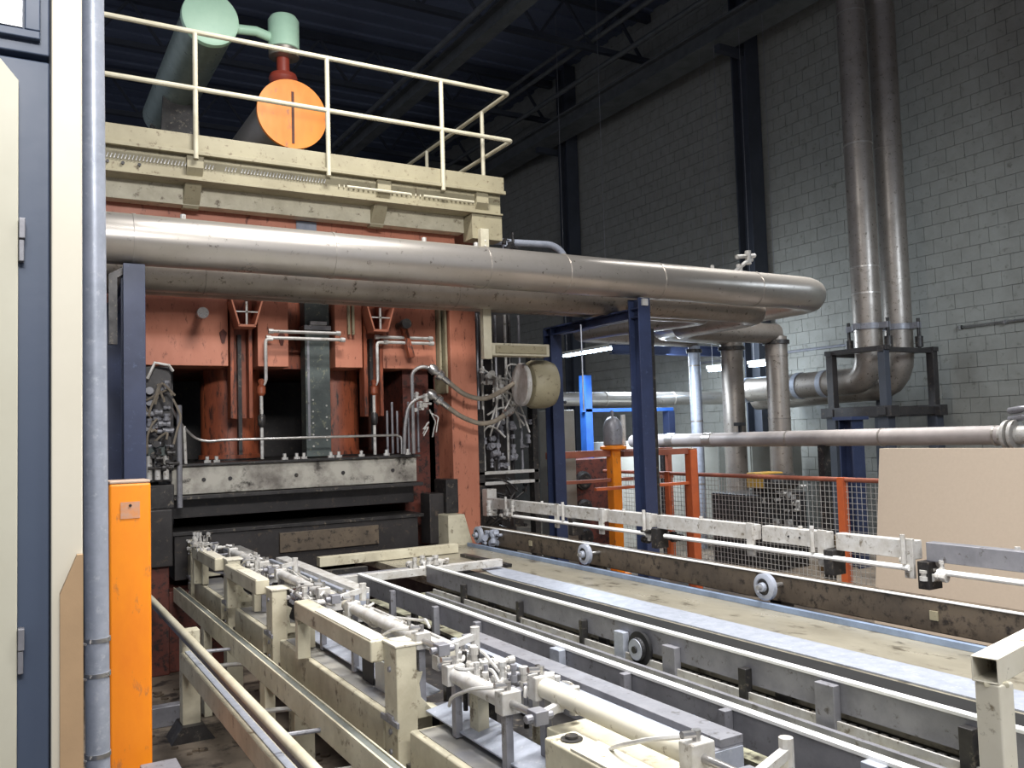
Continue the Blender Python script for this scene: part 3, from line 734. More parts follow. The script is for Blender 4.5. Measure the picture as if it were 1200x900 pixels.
for (x, y) in ((RX, 7.47), (10.3, 7.38)):
    cl = MB().box(x - 0.26, x + 0.26, y - 0.035, y + 0.035, 2.93, 3.01).lathe((x, y, 2.93), (0, 0, 1), [(0, .2), (.08, .2)], 24).box(x - 0.035, x + 0.035, y - 0.32, y + 0.32, 2.93, 3.01).build('clamp', grey_steel, t, 0.004)
    for dy in (-0.3, 0.3):
        MB().cyl((x, y + dy, 2.66), (x, y + dy, 3.06), 0.022, 10).build('spring_bolt', dark_m, t)
        MB().cyl((x, y + dy, 2.68), (x, y + dy, 2.82), 0.05, 14).build('spring', dark_m, t)

# low horizontal pipe
t = thing('low_pipe', (7.5, 6.5, 1.47), 'horizontal dull grey pipe at eye height above the board', 'pipe')
MB().cyl((7.5, 4.42, 1.565), (7.5, 9.6, 1.555), 0.085, 32).build('cladding', M('pale_cladding', (176, 168, 166), 0.55, metal=0.1, alt=(158, 150, 146)), t)
for y in (4.45, 5.6, 6.8, 8.0, 8.7):
    MB().lathe((7.5, y, 1.56), (0, 1, 0), [(0, .084), (.001, .091), (.02 if y < 7 else .14, .091), (.021 if y < 7 else .141, .084)], 32).build('joint_band', alu, t)
MB().lathe((7.5, 4.28, 1.565), (0, 1, 0), [(0, .13), (.03, .13), (.031, .07), (.06, .07), (.061, .13), (.09, .13), (.091, .085), (.14, .085)], 24).build('flange', alloy, t)
MB().tube([(7.5, 4.3, 1.565), (7.5, 4.0, 1.565), (7.5, 4.0, 0.6)], 0.08, 18, r_f=0.12).build('elbow', alloy, t)
for y in (6.3, 8.9):
    MB().box(7.45, 7.55, y, y + 0.08, 0, 1.48).build('prop', dark_m, t)
MB().cyl((7.5, 7.55, 1.64), (7.5, 7.55, 1.74), 0.02, 8).box(7.45, 7.55, 7.5, 7.6, 1.72, 1.76).build('vent', rubber, t)
for z in (1.70, 1.77):
    MB().lathe((7.55, 4.38, z), (-0.3, -1, 0.1), [(0, .01), (.02, .03), (.12, .032), (.2, .025), (.22, .01)], 16).build('valve_handle', grey_steel, t)

o = MB().cyl((10.96, 3.5, 2.94), (10.96, 6.95, 2.94), 0.016, 8)
for y in (3.9, 5.1, 6.3, 6.9):
    o.box(10.93, 10.995, y, y + 0.03, 2.915, 2.965)
tag(o.cyl((10.96, 6.9, 2.94), (10.96, 6.95, 2.94), 0.03, 10).build('wall_conduit', steel), 'thin bright conduit running along the block wall at right', 'conduit')
tag(MB().cyl((10.96, 8.6, 2.9), (10.96, 12.2, 2.9), 0.02, 8).build('wall_conduit', grey_steel), 'thin dull conduit on the block wall left of the risers', 'conduit')

# lamps (fluorescent battens)
def batten(x, y, z, L_, label, drop=6.0):
    t = thing('fluorescent_lamp', (x, y, z), label, 'lamp', 'fluorescent lamps behind the pipes')
    MB().box(x - 0.05, x + 0.05, y - L_ / 2, y + L_ / 2, z + 0.03, z + 0.08).build('housing', white_m, t)
    for dx in (-0.03, 0.03):
        MB().cyl((x + dx, y - L_ / 2 + 0.03, z), (x + dx, y + L_ / 2 - 0.03, z), 0.018, 10).build('tube', lamp_m, t)
    for dy in (-L_ / 2 + 0.1, L_ / 2 - 0.1):
        MB().cyl((x, y + dy, z + 0.08), (x, y + dy, z + drop), 0.004, 6).build('chain', grey_steel, t)
batten(9.0, 12.75, 3.13, 1.5, 'long glowing fluorescent lamp left of the blue post', 6.5)
batten(10.1, 10.55, 2.66, 0.55, 'small glowing lamp just left of the thick vertical pipe', 5.43)
batten(10.1, 9.55, 2.66, 0.7, 'bright small lamp between the two thick vertical pipes', 5.43)

# blue frame behind with lamp glow
t = thing('blue_stand', (7.2, 10.2, 0), 'bright blue steel stand under the long fluorescent lamp', 'stand')
BB = M('bright_blue', (52, 104, 190), 0.4, alt=(40, 84, 160))
MB().box(7.0, 7.12, 10.0, 10.14, 0, 2.5).build('post', BB, t, 0.004)
MB().box(6.95, 8.6, 10.0, 10.06, 1.98, 2.03).build('beam', BB, t, 0.004)
MB().box(8.5, 8.62, 10.0, 10.14, 0, 1.98).build('post', blue_steel, t, 0.004)
t = thing('wall_beam', (9.2, 10.8, 2.85), 'pale blue lit beam under the ends of the clad pipes', 'beam')
i_beam(MB(), (8.1, 10.8, 2.98), (10.99, 10.8, 2.98), 0.14, 0.16, 0.015, 'x').build('beam_body', blue_steel, t)
for x in (8.6, 9.6):
    MB().box(x, x + 0.05, 10.74, 10.86, 3.05, 3.12).build('clip', zinc, t)
t = thing('cross_pipe', (8.5, 11.2, 2.1), 'pale horizontal pipe seen between the blue posts', 'pipe')
MB().tube([(7.0, 11.2, 2.22), (10.99, 11.2, 2.22)], 0.11, 24).build('cladding', alu, t)
for x in (8.2, 9.6):
    MB().lathe((x, 11.2, 2.22), (1, 0, 0), [(0, .108), (.001, .118), (.04, .118), (.041, .108)], 24).build('joint_band', alu, t)

# ================================================================== FENCE, POSTS, CABINETS (right middle)
FX = 6.55
t = safety_post(6.30, 8.45, 1.53, 0.13, 'orange guard post with a round head carrying the grey cylinder', orange_post)
MB().lathe((6.30, 8.45, 1.47), (0, 0, 1), [(0, .10), (.02, .16), (.05, .16), (.06, .12)], 20).build('round_head', orange_post, t)
t = safety_post(6.25, 7.02, 1.50, 0.10, 'orange guard post with pinkish worn top right of the blue frame', orange_red)
MB().prism([(7.06, 0.0), (7.2, 0.0), (7.2, 1.12), (7.06, 1.25)], 'x', 6.3, 6.33).build('side_fin', orange_red, t)
t = thing('gas_cylinder', (6.30, 8.45, 1.53), 'grey rounded cylinder on top of the orange post', 'cylinder')
MB().lathe((6.30, 8.45, 1.53), (0, 0, 1), [(0, .10), (.01, .115), (.22, .115), (.29, .095), (.34, .05), (.35, .02), (.42, .02)], 28).build('tank', grey_steel, t)
MB().cyl((6.5, 8.5, 1.4), (6.5, 8.5, 1.9), 0.03, 12).build('side_tube', alloy, t)
t = thing('guard_fence', (FX, 6.5, 0), 'orange framed wire mesh guard fence behind the conveyor', 'fence')
for y in (7.75, 5.35):
    MB().box(FX - 0.035, FX + 0.035, y - 0.035, y + 0.035, 0, 1.22).build('fence_post', orange_red, t, 0.003)
MB().tube([(FX, 3.0, 1.20), (FX, 9.0, 1.20)], 0.022, 10).build('top_rail', rust_pink, t)
MB().tube([(FX, 3.0, 0.12), (FX, 9.0, 0.12)], 0.016, 8).build('bottom_rail', rust_pink, t)
mm = MB()
for k in range(106):
    y = 3.3 + k * 0.05
    mm.box(FX - 0.002, FX + 0.002, y - 0.002, y + 0.002, 0.12, 1.18)
for k in range(22):
    z = 0.14 + k * 0.05
    mm.box(FX - 0.0035, FX - 0.001, 3.3, 8.6, z - 0.002, z + 0.002)
mm.build('wire_mesh', alloy, t, kind='stuff')
t = thing('rail_barrier', (5.9, 8.4, 0), 'faded red rail barrier behind the right blue frame', 'railing')
MB().box(5.35, 7.2, 8.42, 8.48, 1.40, 1.48).build('top_rail', rust_pink, t, 0.003)
MB().box(5.35, 7.2, 8.42, 8.46, 1.10, 1.14).build('mid_rail', rust_pink, t, 0.003)
for x in (5.45, 5.55, 7.15):
    MB().box(x - 0.03, x + 0.03, 8.42, 8.48, 0, 1.40).build('rail_post', rust_pink, t, 0.003)
t = thing('short_rail', (6.25, 7.0, 0), 'short orange rail left of the worn orange post', 'railing')
MB().box(5.0, 6.2, 7.0, 7.04, 1.12, 1.15).build('rail', orange_red, t, 0.002)
MB().box(5.35, 6.2, 7.0, 7.06, 1.44, 1.50).build('rail', rust_pink, t, 0.002)
# grey tower and machinery behind
t = thing('grey_pillar', (6.0, 9.2, 0), 'grey upright box housing behind the faded red barrier', 'housing')
MB().box(5.72, 6.06, 8.9, 9.2, 0, 1.98).build('housing_body', grey_panel, t, 0.01)
MB().box(5.70, 5.74, 8.88, 8.9, 1.5, 1.9).build('side_strip', alloy, t)
cluster(MB(), 5.88, 8.98, 2.1, 0.1, 0.05, 0.06, 10, seed=31).build('top_fittings', dark_m, t, kind='stuff')
t = thing('motor_stack', (6.5, 9.6, 0), 'dark machine with round covers behind the faded red barrier', 'machine')
MB().box(6.25, 6.85, 9.3, 9.8, 0, 1.35).build('machine_body', red_dark, t, 0.01)
for z in (0.35, 0.72, 1.08):
    MB().lathe((6.42, 9.3, z), (0, -1, 0), [(0, .12), (.04, .12), (.05, .09), (.07, .09)], 24).build('round_cover', dark_m, t)
t = thing('white_cabinet', (8.6, 9.6, 0), 'white cabinet with tall doors behind the mesh fence', 'cabinet')
MB().box(7.3, 9.4, 9.95, 10.5, 0.0, 1.55).build('cabinet_body', white_m, t, 0.006)
for k in range(4):
    MB().box(7.32 + k * 0.52, 7.82 + k * 0.52, 9.93, 9.95, 0.05, 1.5).build('door', white_m, t, 0.003)
t = thing('grey_cabinet', (9.8, 9.4, 0), 'grey cabinet right of the white one behind the fence', 'cabinet')
MB().box(9.42, 10.5, 9.3, 9.95, 0.0, 1.5).build('cabinet_body', grey_panel, t, 0.006)
MB().box(9.44, 9.95, 9.28, 9.3, 0.05, 1.45).build('door', grey_panel, t, 0.003)
t = thing('pump_unit', (8.1, 7.8, 0), 'dark pump unit with dusty yellow box behind the mesh fence', 'pump')
MB().box(7.6, 8.4, 7.4, 8.2, 0.0, 0.9).build('pump_base', dark_m, t, 0.01)
MB().box(7.62, 7.98, 7.36, 7.6, 0.98, 1.16).build('yellow_box', yellow_m, t, 0.008)
MB().lathe((7.6, 7.25, 1.05), (1, 0, 0), [(0, .07), (.05, .1), (.4, .1), (.45, .06)], 18).build('motor', dark_m, t)
MB().box(7.7, 7.9, 7.4, 7.6, 0.9, 0.98).build('mount', dark_m, t)
cluster(MB(), 7.9, 7.38, 0.75, 0.3, 0.08, 0.25, 24, seed=41).build('fittings', alloy, t, kind='stuff')
t = thing('blue_column', (8.7, 7.0, 0), 'dark blue steel column behind the fence under the riser stand', 'column')
i_beam(MB(), (8.75, 6.98, 0), (8.75, 6.98, 1.75), 0.2, 0.2, 0.02).build('column_shaft', blue_steel, t)
MB().box(8.6, 8.9, 6.84, 7.12, 1.75, 1.79).build('cap_plate', blue_steel, t)
o = MB().box(8.2, 8.5, 6.9, 7.1, 0.35, 0.75).build('brown_box', M('brown_box', (120, 96, 62), 0.6), bevel=0.01)
o.location.z = 0.35
tag(o, 'brown box hanging behind the mesh fence beside the blue column', 'box')
MB2 = MB().box(8.3, 8.36, 6.98, 7.02, 0.75, 1.8)
o.location.z = 0.0
# boards leaning on the fence
t = thing('board_stack', (6.0, 4.2, 0), 'stack of large beige fibre boards leaning behind the conveyor at right', 'board stack')
# a leaning stack, facing the camera side
def leaning(x_top, x_bot, y0, y1, h, th, name, mat):
    m = MB()
    vs = [(x_bot, y0, 0), (x_bot + th, y0, 0), (x_top + th, y0, h), (x_top, y0, h), (x_bot, y1, 0), (x_bot + th, y1, 0), (x_top + th, y1, h), (x_top, y1, h)]
    return m.add(vs, [(0, 1, 2, 3), (7, 6, 5, 4), (0, 4, 5, 1), (1, 5, 6, 2), (2, 6, 7, 3), (3, 7, 4, 0)])
for k in range(5):
    leaning(6.36 - k * 0.019, 6.22 - k * 0.019 - (0.05 if k > 2 else 0), 1.6, 4.74 - 0.0 * k, 1.49, 0.018, 'board', board_m).build('board', board_m, t)

# ================================================================== CONVEYOR: bed, rails
t = thing('conveyor_bed', (2.95, 4.0, 0), 'long wet grey conveyor bed between the bright rail and the wheeled beam', 'conveyor')
MB().box(2.46, 3.5, 0.7, 6.9, 0.70, 0.755).build('bed_plate', bed_m, t, 0.003)
s = MB().box(2.83, 3.03, 0.7, 5.2, 0.756, 0.762).prism([(2.83, 5.2), (3.03, 5.2), (3.03, 5.75), (2.90, 5.5)], 'z', 0.756, 0.762).build('zinc_strip', zinc, t)
s['label'] = 'pale galvanised strip along the bed'
MB().box(2.62, 2.80, 0.7, 5.9, 0.756, 0.760).build('black_gap_strip', M('matt_black', (14, 14, 15), 0.9, bump=0), t)
b = MB().box(3.405, 3.43, 0.7, 6.7, 0.755, 0.785).build('edge_rail', M('pale_blue_edge', (150, 168, 196), 0.4, metal=0.3), t, 0.002)
MB().box(3.44, 3.52, 0.7, 6.7, 0.70, 0.765).build('edge_channel', black_m, t, 0.002)
for y in (1.2, 3.0, 4.8, 6.5):
    for x in (2.56, 3.4):
        MB().box(x - 0.05, x + 0.05, y - 0.05, y + 0.05, 0, 0.70).build('leg', cream_dirty, t, 0.003)
MB().box(2.47, 2.52, 0.7, 6.9, 0.55, 0.70).build('side_beam', dark_m, t, 0.003)
MB().box(3.42, 3.5, 0.7, 6.9, 0.55, 0.70).build('side_beam', dark_m, t, 0.003)

t = thing('oil_tray', (2.2, 4.0, 0), 'oily greenish tray lying between the two bright rails', 'tray')
MB().box(1.97, 2.45, 0.7, 5.3, 0.665, 0.68).build('tray_plate', tray_m, t)
MB().box(2.33, 2.35, 0.7, 5.2, 0.68, 0.70).build('chain_guide', grey_steel, t)
MB().box(2.385, 2.395, 0.7, 5.2, 0.68, 0.715).build('chain_guide', alloy, t)
mm = MB()
for k in range(110):
    mm.obox((2.43, 0.8 + k * 0.04, 0.69), (0.03, 0.026, 0.02), ry=0)
mm.build('drive_chain', dark_m, t, kind='stuff')
for y in (1.2, 3.0, 4.8):
    MB().box(2.1, 2.2, y - 0.05, y + 0.05, 0, 0.665).build('leg', dark_m, t)
MB().box(1.5, 1.96, 0.7, 6.0, 0.57, 0.59).build('drip_plate', dark_m, t)
MB().cyl((1.78, 0.7, 0.74), (1.78, 5.2, 0.74), 0.012, 8).build('tie_rod', alloy, t)
for y in (1.2, 3.0, 4.8):
    MB().box(1.76, 1.80, y, y + 0.04, 0.59, 0.74).build('rod_stand', dark_m, t)

def rail(x, y0, y1, label, posts, side):
    t = thing('bright_rail', (x, (y0 + y1) / 2, 0.62), label, 'rail', 'bright topped conveyor rails')
    MB().box(x - 0.015, x + 0.015, y0, y1, 0.838, 0.85).build('top_edge', rail_edge, t, 0.002)
    MB().box(x - 0.010, x + 0.010, y0, y1, 0.738, 0.838).build('side_plate', grey_steel, t)
    for (y, w_, za, zb, mt) in posts:
        MB().box(x - 0.045 if side < 0 else x + 0.011, x - 0.011 if side < 0 else x + 0.045, y - w_ / 2, y + w_ / 2, max(za, 0.685), zb).build('stop_post', mt, t, 0.003)
    for k in range(int((y1 - y0) / 1.1)):
        y = y0 + 0.4 + k * 1.1
        MB().box(x + 0.010, x + 0.03, y - 0.03, y + 0.03, 0.60, 0.80).build('foot', dark_m, t)
    return t
rail(1.93, 0.8, 5.32, 'nearer of the two bright topped rails beside the grey box profiles',
     [(4.12, 0.03, .68, .83, grey_steel), (3.66, 0.03, .68, .83, grey_steel), (2.97, 0.07, .70, .84, zinc), (2.53, 0.03, .64, .84, grey_steel), (2.03, 0.03, .6, .84, grey_steel), (1.5, 0.06, .62, .84, zinc), (4.7, 0.03, .66, .83, grey_steel)], -1)
t = rail(2.42, 0.8, 5.35, 'farther of the two bright topped rails beside the conveyor bed',
     [(4.77, 0.03, .64, .80, dark_m), (3.50, 0.03, .64, .80, dark_m), (3.2, 0.07, .62, .80, zinc), (2.86, 0.08, .62, .80, grey_steel), (2.44, 0.04, .60, .80, dark_m), (2.06, 0.08, .62, .83, grey_steel), (1.56, 0.045, .60, .82, dark_m), (4.1, 0.03, .66, .80, dark_m)], -1)
g_ = MB().lathe((2.40, 3.06, 0.75), (-1, 0, 0), [(0, .07), (.02, .075), (.021, .05), (.04, .05), (.041, .015), (.05, .015)], 28).build('guide_wheel', rubber, t)
MB().lathe((2.37, 3.06, 0.75), (-1, 0, 0), [(0, .05), (.012, .045)], 24).build('wheel_hub', zinc, g_)
# cross bars at far end
t = thing('end_crossbar', (2.4, 5.5, 0.6), 'pale steel crossbars closing the far end of the bright rails', 'crossbar')
MB().box(1.6, 3.0, 5.36, 5.42, 0.78, 0.83).build('crossbar', alloy, t, 0.003)
MB().box(1.4, 2.6, 5.62, 5.66, 0.76, 0.80).build('crossbar', grey_steel, t, 0.003)
MB().box(2.0, 3.15, 6.35, 6.43, 0.76, 0.83).build('crossbar', cream_dirty, t, 0.003)
MB().box(1.4, 2.3, 6.15, 6.2, 0.72, 0.76).build('crossbar', dark_m, t, 0.003)
for x in (1.62, 3.06):
    MB().box(x, x + 0.05, 5.42, 6.15, 0.756, 0.78).build('link', dark_m, t, 0.003)
cluster(MB(), 2.42, 5.38, 0.84, 0.1, 0.05, 0.02, 10, seed=51).build('fittings', alloy, t, kind='stuff')

# wheeled beam at far side
t = thing('wheeled_beam', (3.62, 4.0, 0.5), 'dark greasy beam on small wheels along the far edge of the bed', 'beam')
MB().box(3.56, 3.66, 0.9, 6.75, 0.765, 0.905).build('beam_body', brown_oil, t, 0.006)
MB().box(3.555, 3.58, 0.9, 6.75, 0.905, 0.912).build('top_strip', rail_edge, t, 0.002)
MB().box(3.5, 3.62, 0.9, 6.75, 0.50, 0.55).build('lower_rail', blue_steel, t, 0.002)
for y in (1.6, 3.4, 5.1, 6.5):
    MB().box(3.58, 3.68, y - 0.04, y + 0.04, 0, 0.77).build('leg', dark_m, t, 0.003)
for y in (2.45, 5.9):
    MB().box(3.553, 3.56, y - 0.02, y + 0.02, 0.82, 0.86).build('label_plate', platform_m, t)
for y in (3.33, 4.98, 6.55):
    wv = MB().lathe((3.46, y, 0.862), (-1, 0, 0), [(0, .055), (.008, .07), (.035, .07), (.043, .055), (.044, .045), (.035, .042), (.034, .025), (.06, .022)], 32).build('wheel', zinc, t)
    MB().cyl((3.56, y, 0.862), (3.38, y, 0.862), 0.012, 10).build('axle', steel, wv)
    MB().lathe((3.425, y, 0.862), (-1, 0, 0), [(0, .042), (.002, .042)], 24).build('wheel_web', dark_m, wv)
MB().box(3.50, 3.58, 1.45, 1.53, 0.905, 0.95).build('stop', alloy, t, 0.003)
cluster(MB(), 3.5, 6.45, 0.84, 0.04, 0.1, 0.05, 12, seed=53).build('fittings', zinc, t, kind='stuff')

# upper silver guide beam with rod
t = thing('guide_beam', (3.8, 4.0, 0.9), 'pale segmented guide beam above the wheeled beam', 'beam')
for (a, b_) in ((0.9, 2.62), (2.68, 3.14), (3.2, 3.66), (3.72, 4.6), (4.66, 5.15), (5.2, 5.75), (5.8, 6.5), (6.52, 7.0)):
    MB().box(3.77, 3.83, a, b_, 1.04, 1.13).build('beam_segment', grey_steel if a < 1 else alloy, t, 0.004)
    MB().box(3.755, 3.775, a, a + 0.05, 0.95, 1.14).build('bracket', alloy, t, 0.003)
MB().cyl((3.75, 0.9, 1.0), (3.75, 2.55, 1.0), 0.014, 10).build('rod', rail_edge, t)
MB().cyl((3.75, 2.7, 1.0), (3.75, 4.5, 1.0), 0.014, 10).build('rod', rail_edge, t)
MB().cyl((3.75, 4.7, 1.0), (3.75, 6.6, 1.0), 0.014, 10).build('rod', rail_edge, t)
for y in (2.62, 3.17, 4.6, 5.6, 6.5):
    MB().box(3.74, 3.84, y - 0.03, y + 0.03, 0.91, 1.04).build('support', dark_m, t, 0.003)
    MB().cyl((3.74, y + 0.1, 1.02), (3.74, y + 0.1, 1.16), 0.012, 8).build('bolt', alloy, t)
for y in (2.2, 3.4, 4.2, 5.0, 6.1):
    MB().cyl((3.8, y, 1.13), (3.8, y, 1.145), 0.012, 8).build('bolt', alloy, t)
for y in (3.3, 3.38, 3.46):
    MB().cyl((3.77, y, 1.085), (3.765, y, 1.085), 0.006, 8).build('bolt_hole', rubber, t)
cluster(MB(), 3.78, 6.7, 1.0, 0.05, 0.25, 0.04, 16, seed=55).build('fittings', alloy, t, kind='stuff')
cluster(MB(), 3.78, 4.6, 0.98, 0.04, 0.15, 0.04, 12, seed=56).build('fittings', dark_m, t, kind='stuff')
cluster(MB(), 3.78, 2.6, 1.0, 0.04, 0.1, 0.05, 10, seed=57).build('fittings', alloy, t, kind='stuff')

# ================================================================== LEFT CREAM FRAME
t = thing('side_frame', (1.05, 4.5, 0), 'cream painted side frame with round rail at the left of the conveyor', 'frame')
MB().tube([(0.85, 1.2, 0.65), (0.85, 6.7, 0.65)], 0.02, 14).build('round_rail', cream_rail, t)
MB().box(0.86, 0.90, 1.2, 6.7, 0.58, 0.62).build('rail_channel', grey_steel, t, 0.003)
b = MB().box(1.06, 1.105, 1.2, 6.9, 0.54, 0.635).build('lower_beam', cream_dirty, t, 0.003)
MB().box(1.06, 1.068, 1.2, 6.9, 0.635, 0.645).box(1.098, 1.105, 1.2, 6.9, 0.635, 0.645).build('beam_lip', cream_rail, b)
MB().box(1.068, 1.098, 1.2, 6.9, 0.635, 0.639).build('beam_top', M('beam_top_grey', (120, 124, 120), 0.4), b)
MB().box(0.86, 0.93, 1.2, 5.38, 0.40, 0.50).build('low_channel', cream_dirty, t, 0.004)
MB().box(0.885, 0.915, 1.2, 5.38, 0.50, 0.506).build('channel_strip', zinc, t)
for y in (5.42, 2.4):
    l = MB().box(0.87, 0.97, y - 0.05, y + 0.05, 0.02, 0.62).build('leg', cream_dirty, t, 0.004)
    MB().prism([(0.80, 0.0), (1.04, 0.0), (0.98, 0.09), (0.86, 0.09)], 'y', y - 0.1, y + 0.1).build('foot', dark_m, l)
for y in (3.0, 4.3, 5.8):
    MB().box(1.2, 1.3, y - 0.05, y + 0.05, 0.0, 0.5).build('leg', cream_dirty, t, 0.004)
    MB().box(1.06, 1.11, y - 0.05, y + 0.05, 0.0, 0.54).build('leg', cream_dirty, t, 0.004)
for y in (3.4, 5.0):
    MB().cyl((0.89, y, 0.575), (1.08, y, 0.565), 0.009, 8).build('tie_bar', grey_steel, t)
for y in (3.3, 4.2, 5.2):
    MB().cyl((0.9, y, 0.45), (1.25, y, 0.42), 0.012, 8).build('low_tie_bar', alloy, t)
MB().box(1.22, 1.34, 1.2, 6.9, 0.50, 0.53).build('inner_beam', black_m, t)

t = thing('cream_box_beam', (1.3, 4.2, 0.53), 'cream stained box beam carrying the upright brackets', 'beam')
for a, b_ in ((1.0, 2.84), (3.08, 4.5), (4.84, 5.52), (5.92, 6.85)):
    o = MB().box(1.2, 1.40, a, b_, 0.55, 0.69).build('beam_segment', cream_dirty, t, 0.008)
    MB().box(1.225, 1.39, a + 0.03, b_ - 0.03, 0.69, 0.693).build('worn_top', M('worn_top', (128, 128, 132), 0.35, metal=0.1, alt=(168, 164, 152), scale=4), o)
MB().box(1.22, 1.38, 1.0, 6.85, 0.53, 0.55).build('under_plate', dark_m, t)
labs = ('nearest cream upright bracket with rounded scoop', 'second cream upright bracket from the front', 'third cream upright bracket from the front', 'farthest cream upright bracket near the press')
for i, (y, hh) in enumerate(((2.98, 0.955), (4.66, 0.92), (5.72, 0.96), (7.0, 0.96))):
    t = thing('upright_bracket', (1.24, y, 0.5), labs[i], 'bracket', 'cream upright brackets')
    wd = 0.06
    MB().box(1.19, 1.27, y - wd, y + wd, 0.51, hh).build('bracket_body', cream_dirty, t, 0.005)
    MB().prism([(1.27, hh - 0.1), (1.30, hh - 0.1), (1.285, hh - 0.14), (1.29, hh - 0.19), (1.33, 0.72), (1.41, 0.70), (1.41, 0.69), (1.27, 0.69)], 'y', y - 0.045, y + 0.045).build('scoop', cream_dirty, t, 0.003)
    MB().box(1.185, 1.30, y - wd - 0.005, y + wd + 0.005, hh, hh + 0.01).build('cap_plate', cream, t, 0.003)
    MB().box(1.18, 1.44, y - 0.03, y + 0.03, 0.695, 0.71).build('shelf', grey_steel, t, 0.003)
    MB().box(1.18, 1.19, y - wd - 0.02, y + wd + 0.02, 0.68, 0.70).build('clamp_lip', grey_steel, t, 0.002)
    for dz in (0.05, 0.12, 0.34):
        MB().cyl((1.19, y, 0.53 + dz), (1.183, y, 0.53 + dz), 0.010, 8).build('bolt', grey_steel, t)
labs = ('nearest cream top beam between the front brackets', 'second cream top beam from the front', 'farthest cream top beam before the press', )
for i, (a, b_) in enumerate(((3.04, 4.02), (4.74, 5.5), (5.8, 6.6))):
    t = thing('top_beam', (1.2, (a + b_) / 2, 0.88), labs[i], 'beam', 'cream top beams')
    MB().box(1.14, 1.215, a, b_, 0.885, 0.965).build('beam_body', cream_dirty, t, 0.008)
    MB().box(1.145, 1.21, a + 0.01, b_ - 0.3, 0.965, 0.968).build('dusty_top', cream, t)
    MB().box(1.15, 1.21, b_ - 0.02, b_ + 0.02, 0.70, 0.96).build('end_plate', cream_dirty, t, 0.003)

# pneumatic cylinders
def pneu(x, y, z, L_, label, r=0.024, mat=alloy):
    t = thing('pneumatic_cylinder', (x, y, z - 0.05), label, 'cylinder', 'pneumatic cylinders along the cream beams')
    MB().cyl((x, y, z), (x, y + L_, z), r, 24).build('barrel', mat, t)
    for yy in (y - 0.03, y + L_ - 0.02):
        e = MB().box(x - r - 0.006, x + r + 0.006, yy, yy + 0.05, z - r - 0.006, z + r + 0.006).build('end_block', alloy, t, 0.005)
        MB().cyl((x, yy + 0.025, z + r), (x, yy + 0.025, z + r + 0.03), 0.011, 8).cyl((x, yy + 0.025, z + r + 0.02), (x - 0.045, yy + 0.025, z + r + 0.025), 0.009, 8).build('air_fitting', steel, e)
    MB().cyl((x, y - 0.16, z), (x, y - 0.03, z), 0.011, 12).build('piston_rod', steel, t)
    MB().box(x - 0.022, x + 0.022, y - 0.2, y - 0.15, z - 0.02, z + 0.02).cyl((x - 0.045, y - 0.18, z), (x + 0.045, y - 0.18, z), 0.012, 10).build('clevis', grey_steel, t, 0.003)
    MB().bar((x, y - 0.18, z), (x + 0.16, y - 0.14, z + 0.02), 0.022, 0.022).cyl((x + 0.15, y - 0.14, z - 0.03), (x + 0.15, y - 0.14, z + 0.05), 0.017, 10).build('link_arm', alloy, t)
    for yy in (y - 0.01, y + L_ - 0.03):
        MB().box(x - 0.012, x + 0.012, yy, yy + 0.03, 0.70, z - r).build('stand', grey_steel, t)
    MB().tube([(x - 0.045, y, z + r + 0.02), (x - 0.09, y + 0.05, z + 0.04), (x - 0.09, y + 0.2, z - 0.02), (x - 0.05, y + 0.3, z - 0.08)], 0.006, 6, r_f=0.05).build('air_hose', alloy, t)
    return t
pneu(1.30, 2.95, 0.965, 0.72, 'long white pneumatic cylinder behind the nearest top beam')
pneu(1.31, 4.12, 0.965, 0.75, 'white pneumatic cylinder behind the second top beam')
pneu(1.31, 5.25, 0.965, 0.8, 'farthest white pneumatic cylinder near the press')
pneu(1.40, 1.60, 0.935, 0.68, 'cream cylinder in the right foreground of the side frame', 0.03, cream)
pneu(1.30, 2.32, 0.90, 0.36, 'short cylinder beside the nearest upright bracket', 0.028, alloy)

for i, (a, b_) in enumerate(((2.95, 4.1), (4.3, 5.25), (5.4, 6.4))):
    t = thing('guide_tube', (1.44, (a + b_) / 2, 0.87), ('nearest', 'middle', 'farthest')[i] + ' pale guide tube running beside the white pneumatic cylinders', 'tube', 'pale guide tubes')
    MB().cyl((1.42, a, 0.90), (1.42, b_, 0.90), 0.026, 18).build('tube_body', cream, t)
    MB().cyl((1.49, a + 0.05, 0.86), (1.49, b_ - 0.1, 0.86), 0.016, 12).build('slim_rod', rail_edge, t)
    for y in (a + 0.06, (a + b_) / 2, b_ - 0.08):
        c_ = MB().box(1.38, 1.52, y - 0.025, y + 0.025, 0.83, 0.885).lathe((1.42, y - 0.03, 0.90), (0, 1, 0), [(0, .036), (.06, .036)], 18).build('clamp_block', alloy, t, 0.003)
        MB().cyl((1.50, y, 0.885), (1.50, y, 0.93), 0.010, 8).build('clamp_screw', steel, c_)
        MB().box(1.42, 1.46, y - 0.015, y + 0.015, 0.59, 0.83).build('stand', dark_m, t)
    hoses(MB(), 1.40, (a + b_) / 2, 0.93, 0.07, 0.4, 0.03, 7, 0.006, 200 + i).build('hose_bundle', alloy, t, kind='stuff')

